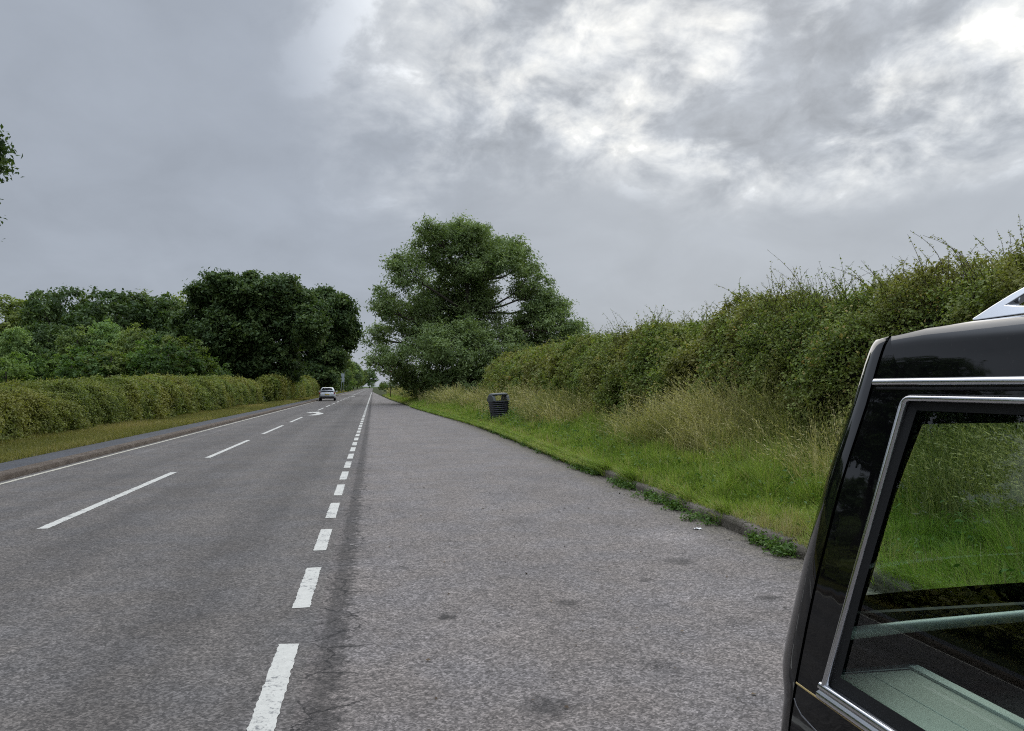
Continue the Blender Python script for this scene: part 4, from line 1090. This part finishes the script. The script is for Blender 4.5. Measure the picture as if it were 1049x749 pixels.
grid_np('bonnet', P, M_black, hs)
for wy in (0.62, -2.45):
    for sgn in (-1, 1):
        bm = bmesh.new()
        prof = [(0.225, -0.02), (0.225, 0.10), (0.30, 0.115), (0.325, 0.09), (0.33, 0.0), (0.325, -0.09), (0.30, -0.105)]
        rings = [[(sgn * (0.76 + dx), wy + rr * math.cos(a_), 0.33 + rr * math.sin(a_)) for rr, dx in prof] for a_ in np.linspace(0, 2 * math.pi, 33)[:-1]]
        vs = [[bm.verts.new(p) for p in rg] for rg in rings]
        for i in range(32):
            for j in range(len(prof) - 1): bm.faces.new((vs[i][j], vs[(i + 1) % 32][j], vs[(i + 1) % 32][j + 1], vs[i][j + 1]))
        wh = obj_bm('wheel', bm, M_tyre, hs, True)
        bm = bmesh.new()
        for k_ in range(7):
            a_ = 2 * math.pi * k_ / 7
            tube(bm, [(sgn * 0.845, wy, 0.33), (sgn * 0.85, wy + .21 * math.cos(a_), .33 + .21 * math.sin(a_))], [.035, .025], 6)
        rg = [(sgn * 0.84, wy + .222 * math.cos(a_), .33 + .222 * math.sin(a_)) for a_ in np.linspace(0, 2 * math.pi, 33)]
        tube(bm, rg, 0.014, 6)
        obj_bm('rim', bm, M_alloy, wh, True)

# ------------------------------------------------------------------ silver hatchback driving away
M_silver = plain('silver paint', (0.62, 0.64, 0.66), 0.35, metal=0.2, coat=0.8)
M_red = plain('red lamp lens', (0.30, 0.012, 0.012), 0.2)
M_plate = plain('yellow number plate', (0.62, 0.47, 0.06), 0.4)
M_plastic = plain('dark bumper plastic', (0.02, 0.02, 0.02), 0.6)
cr = thing('car', 'silver hatchback driving away in the left lane beneath the roadside oaks', 'car', (-5.15, 90.5, 0), R(1))
def rring(y, hw, zl, zt, m=5, p=0.32):
    out = []
    for k_ in range(20):
        a_ = 2 * math.pi * (k_ + .5) / 20; c_, s_ = math.cos(a_), math.sin(a_)
        out.append((math.copysign(abs(c_) ** p, c_) * hw, y, (zl + zt) / 2 + math.copysign(abs(s_) ** p, s_) * (zt - zl) / 2))
    return out
bm = bmesh.new()
loft(bm, [rring(*q) for q in ((-2.05, .72, .42, .84), (-1.98, .82, .34, .93), (-1.7, .875, .26, .985), (-0.6, .89, .22, .98), (0.8, .89, .22, .95), (1.5, .87, .26, .88), (1.9, .80, .32, .76), (2.05, .66, .40, .62))])
obj_bm('body', bm, M_silver, cr, True)
bm = bmesh.new()
def fr_ring(z, ya, yb_, hw): return [(-hw, ya, z), (-hw * .92, ya - .05, z), (hw * .92, ya - .05, z), (hw, ya, z), (hw, yb_, z), (hw * .8, yb_ + .06, z), (-hw * .8, yb_ + .06, z), (-hw, yb_, z)]
loft(bm, [fr_ring(.93, -1.86, 1.0, .82), fr_ring(1.2, -1.72, .55, .74), fr_ring(1.40, -1.55, .2, .655), fr_ring(1.485, -1.40, .0, .58), fr_ring(1.515, -1.1, -.3, .45)])
obj_bm('roof', bm, M_silver, cr, True)
def quad(name, pts, mat, par):
    bm = bmesh.new(); bm.faces.new([bm.verts.new(p) for p in pts]); o = obj_bm(name, bm, mat, par)
    md = o.modifiers.new('thick', 'SOLIDIFY'); md.thickness = 0.012; md.offset = 0; return o
M_carglass = plain('car glass', (0.02, 0.025, 0.03), 0.04, spec=0.8)
quad('rear_window', [(-.66, -1.868, 1.02), (.66, -1.868, 1.02), (.56, -1.645, 1.39), (-.56, -1.645, 1.39)], M_carglass, cr)
quad('windscreen', [(-.66, .98, 1.0), (.66, .98, 1.0), (.50, .32, 1.38), (-.50, .32, 1.38)], M_carglass, cr)
for s in (-1, 1):
    quad('side_window', [(s * .806, -1.55, 1.0), (s * .806, .78, 1.0), (s * .672, .22, 1.375), (s * .672, -1.42, 1.375)], M_carglass, cr)
    bm = bmesh.new(); box(bm, s * .80 - .07, s * .80 + .07, -2.035, -1.93, .76, .97); obj_bm('tail_light', bm, M_red, cr, bevel=0.02)
    bm = bmesh.new(); box(bm, s * .97 - .09, s * .97 + .09, .62, .74, .98, 1.10); obj_bm('door_mirror', bm, M_silver, cr, bevel=0.03)
    for wy in (-1.3, 1.3):
        bm = bmesh.new()
        tube(bm, [(s * .70, wy, .31), (s * .72, wy, .31), (s * .88, wy, .31), (s * .90, wy, .31)], [.29, .31, .31, .28], 24)
        wo = obj_bm('wheel', bm, M_tyre, cr, True)
        bm = bmesh.new(); tube(bm, [(s * .89, wy, .31), (s * .905, wy, .31)], [.2, .19], 16); obj_bm('rim', bm, M_alloy, wo, True)
bm = bmesh.new(); box(bm, -.80, .80, -2.085, -1.9, .36, .52); obj_bm('bumper', bm, M_plastic, cr, bevel=0.03)
bm = bmesh.new(); box(bm, -.26, .26, -2.066, -2.03, .66, .77); obj_bm('number_plate', bm, M_plate, cr)
bm = bmesh.new(); box(bm, -.50, .50, -1.66, -1.5, 1.43, 1.455); obj_bm('spoiler', bm, M_silver, cr, bevel=0.01)

# ------------------------------------------------------------------ litter bin leaning on the verge
M_bin = plain('black bin plastic', (0.010, 0.010, 0.016), 0.45, spec=0.5, var=0.3, vscale=10)
M_binlid = plain('weathered bin hood', (0.05, 0.058, 0.055), 0.5, var=0.3, vscale=14)
bn = thing('litter_bin', 'black plastic litter bin with open hood leaning in the long grass', 'litter bin', (5.0, 30.6, 0.18), R(18))
bn.rotation_euler = (R(-2), R(-2.5), R(16))
def sq(z, hw, hd, p=0.38, m=28):
    out = []
    for k_ in range(m):
        a_ = 2 * math.pi * (k_ + .5) / m; c_, s_ = math.cos(a_), math.sin(a_)
        out.append((math.copysign(abs(c_) ** p, c_) * hw, math.copysign(abs(s_) ** p, s_) * hd, z))
    return out
bm = bmesh.new()
rg = [sq(0, .24, .24), sq(.03, .27, .27)]
for i in range(9):
    z0 = .06 + i * .082; w0 = .285 + .065 * i / 8
    rg += [sq(z0, w0, w0 * .95), sq(z0 + .055, w0 + .006, (w0 + .006) * .95), sq(z0 + .06, w0 - .012, (w0 - .012) * .95), sq(z0 + .078, w0 - .012, (w0 - .012) * .95)]
rg += [sq(.80, .365, .35), sq(.84, .372, .355), sq(.845, .33, .31), sq(.6, .30, .28)]
loft(bm, rg); obj_bm('body', bm, M_bin, bn, True)
bm = bmesh.new()
for sx1 in (-1, 1):      # side cheeks of the hood
    ring = [(sx1 * .368, yv, zv) for yv, zv in ((-.33, .85), (-.26, 1.02), (-.17, 1.10), (.17, 1.10), (.26, 1.02), (.33, .85))]
    r2 = [(sx1 * .245, yv * .96, zv) for _, yv, zv in ring]
    loft(bm, [ring, r2])
obj_bm('hood_cheek', bm, M_binlid, bn, bevel=0.015)
bm = bmesh.new(); loft(bm, [sq(1.075, .355, .235), sq(1.12, .36, .25), sq(1.16, .32, .21), sq(1.18, .22, .13)]); obj_bm('hood', bm, M_binlid, bn, True)
bm = bmesh.new(); loft(bm, [sq(.846, .371, .354), sq(.875, .371, .354), sq(.876, .31, .29), sq(.846, .31, .29)], True, False); obj_bm('rim', bm, M_binlid, bn)

# ------------------------------------------------------------------ signs
M_post = plain('rusty post', (0.09, 0.05, 0.04), 0.8, var=0.3)
M_white = plain('sign white', (0.62, 0.62, 0.62), 0.5)
M_redp = plain('sign red', (0.42, 0.05, 0.05), 0.5)
M_grey = plain('pale sign metal', (0.42, 0.46, 0.50), 0.5)
sg = thing('road_sign', 'small round red-ringed road sign on a thin post under the grey-green tree', 'road sign', (2.12, 100, 0.1))
bm = bmesh.new(); tube(bm, [(0, 0.05, -0.2), (0, 0.05, 4.0)], 0.055, 8); obj_bm('post', bm, M_post, sg, True)
bm = bmesh.new(); tube(bm, [(0, -0.012, 3.75), (0, 0.0, 3.75)], [0.36, 0.36], 28); pl = obj_bm('sign_plate', bm, M_white, sg)
bm = bmesh.new()
rings = [[(math.cos(a_) * rr, yv, 3.75 + math.sin(a_) * rr) for rr, yv in ((.38, .002), (.38, -.02), (.27, -.02), (.27, -.0125))] for a_ in np.linspace(0, 2 * math.pi, 29)[:-1]]
vs = [[bm.verts.new(p) for p in q] for q in rings]
for i in range(28):
    for j in range(3): bm.faces.new((vs[i][j], vs[(i + 1) % 28][j], vs[(i + 1) % 28][j + 1], vs[i][j + 1]))
obj_bm('red_ring', bm, M_redp, pl)
sb = thing('road_sign', 'tall pale grey roadside board on two posts before the far trees on the left', 'road sign', (-7.5, 194, 0.1), R(0))
for s in (-.28, .28):
    bm = bmesh.new(); tube(bm, [(s, 0.06, -.2), (s, 0.06, 4.6)], 0.045, 8); obj_bm('post', bm, M_grey, sb, True)
bm = bmesh.new(); box(bm, -.42, .42, -.02, .01, 2.6, 4.9); obj_bm('sign_board', bm, M_grey, sb, bevel=0.01)

# white scrap of paper against the right kerb
bm = bmesh.new()
r = np.random.default_rng(4)
vs = [[bm.verts.new((i * .02 - .04 + r.normal(0, .003), j * .02 - .03 + r.normal(0, .003), 0.004 + abs(r.normal(0, .008)))) for j in range(4)] for i in range(5)]
for i in range(4):
    for j in range(3): bm.faces.new((vs[i][j], vs[i + 1][j], vs[i + 1][j + 1], vs[i][j + 1]))
ps = obj_bm('paper_scrap', bm, plain('white paper', (0.75, 0.75, 0.74), 0.7), None)
ps.location = (3.62, 8.25, 0.004); tag(ps, 'crumpled white scrap of paper lying on the lay-by beside the kerb', 'litter')
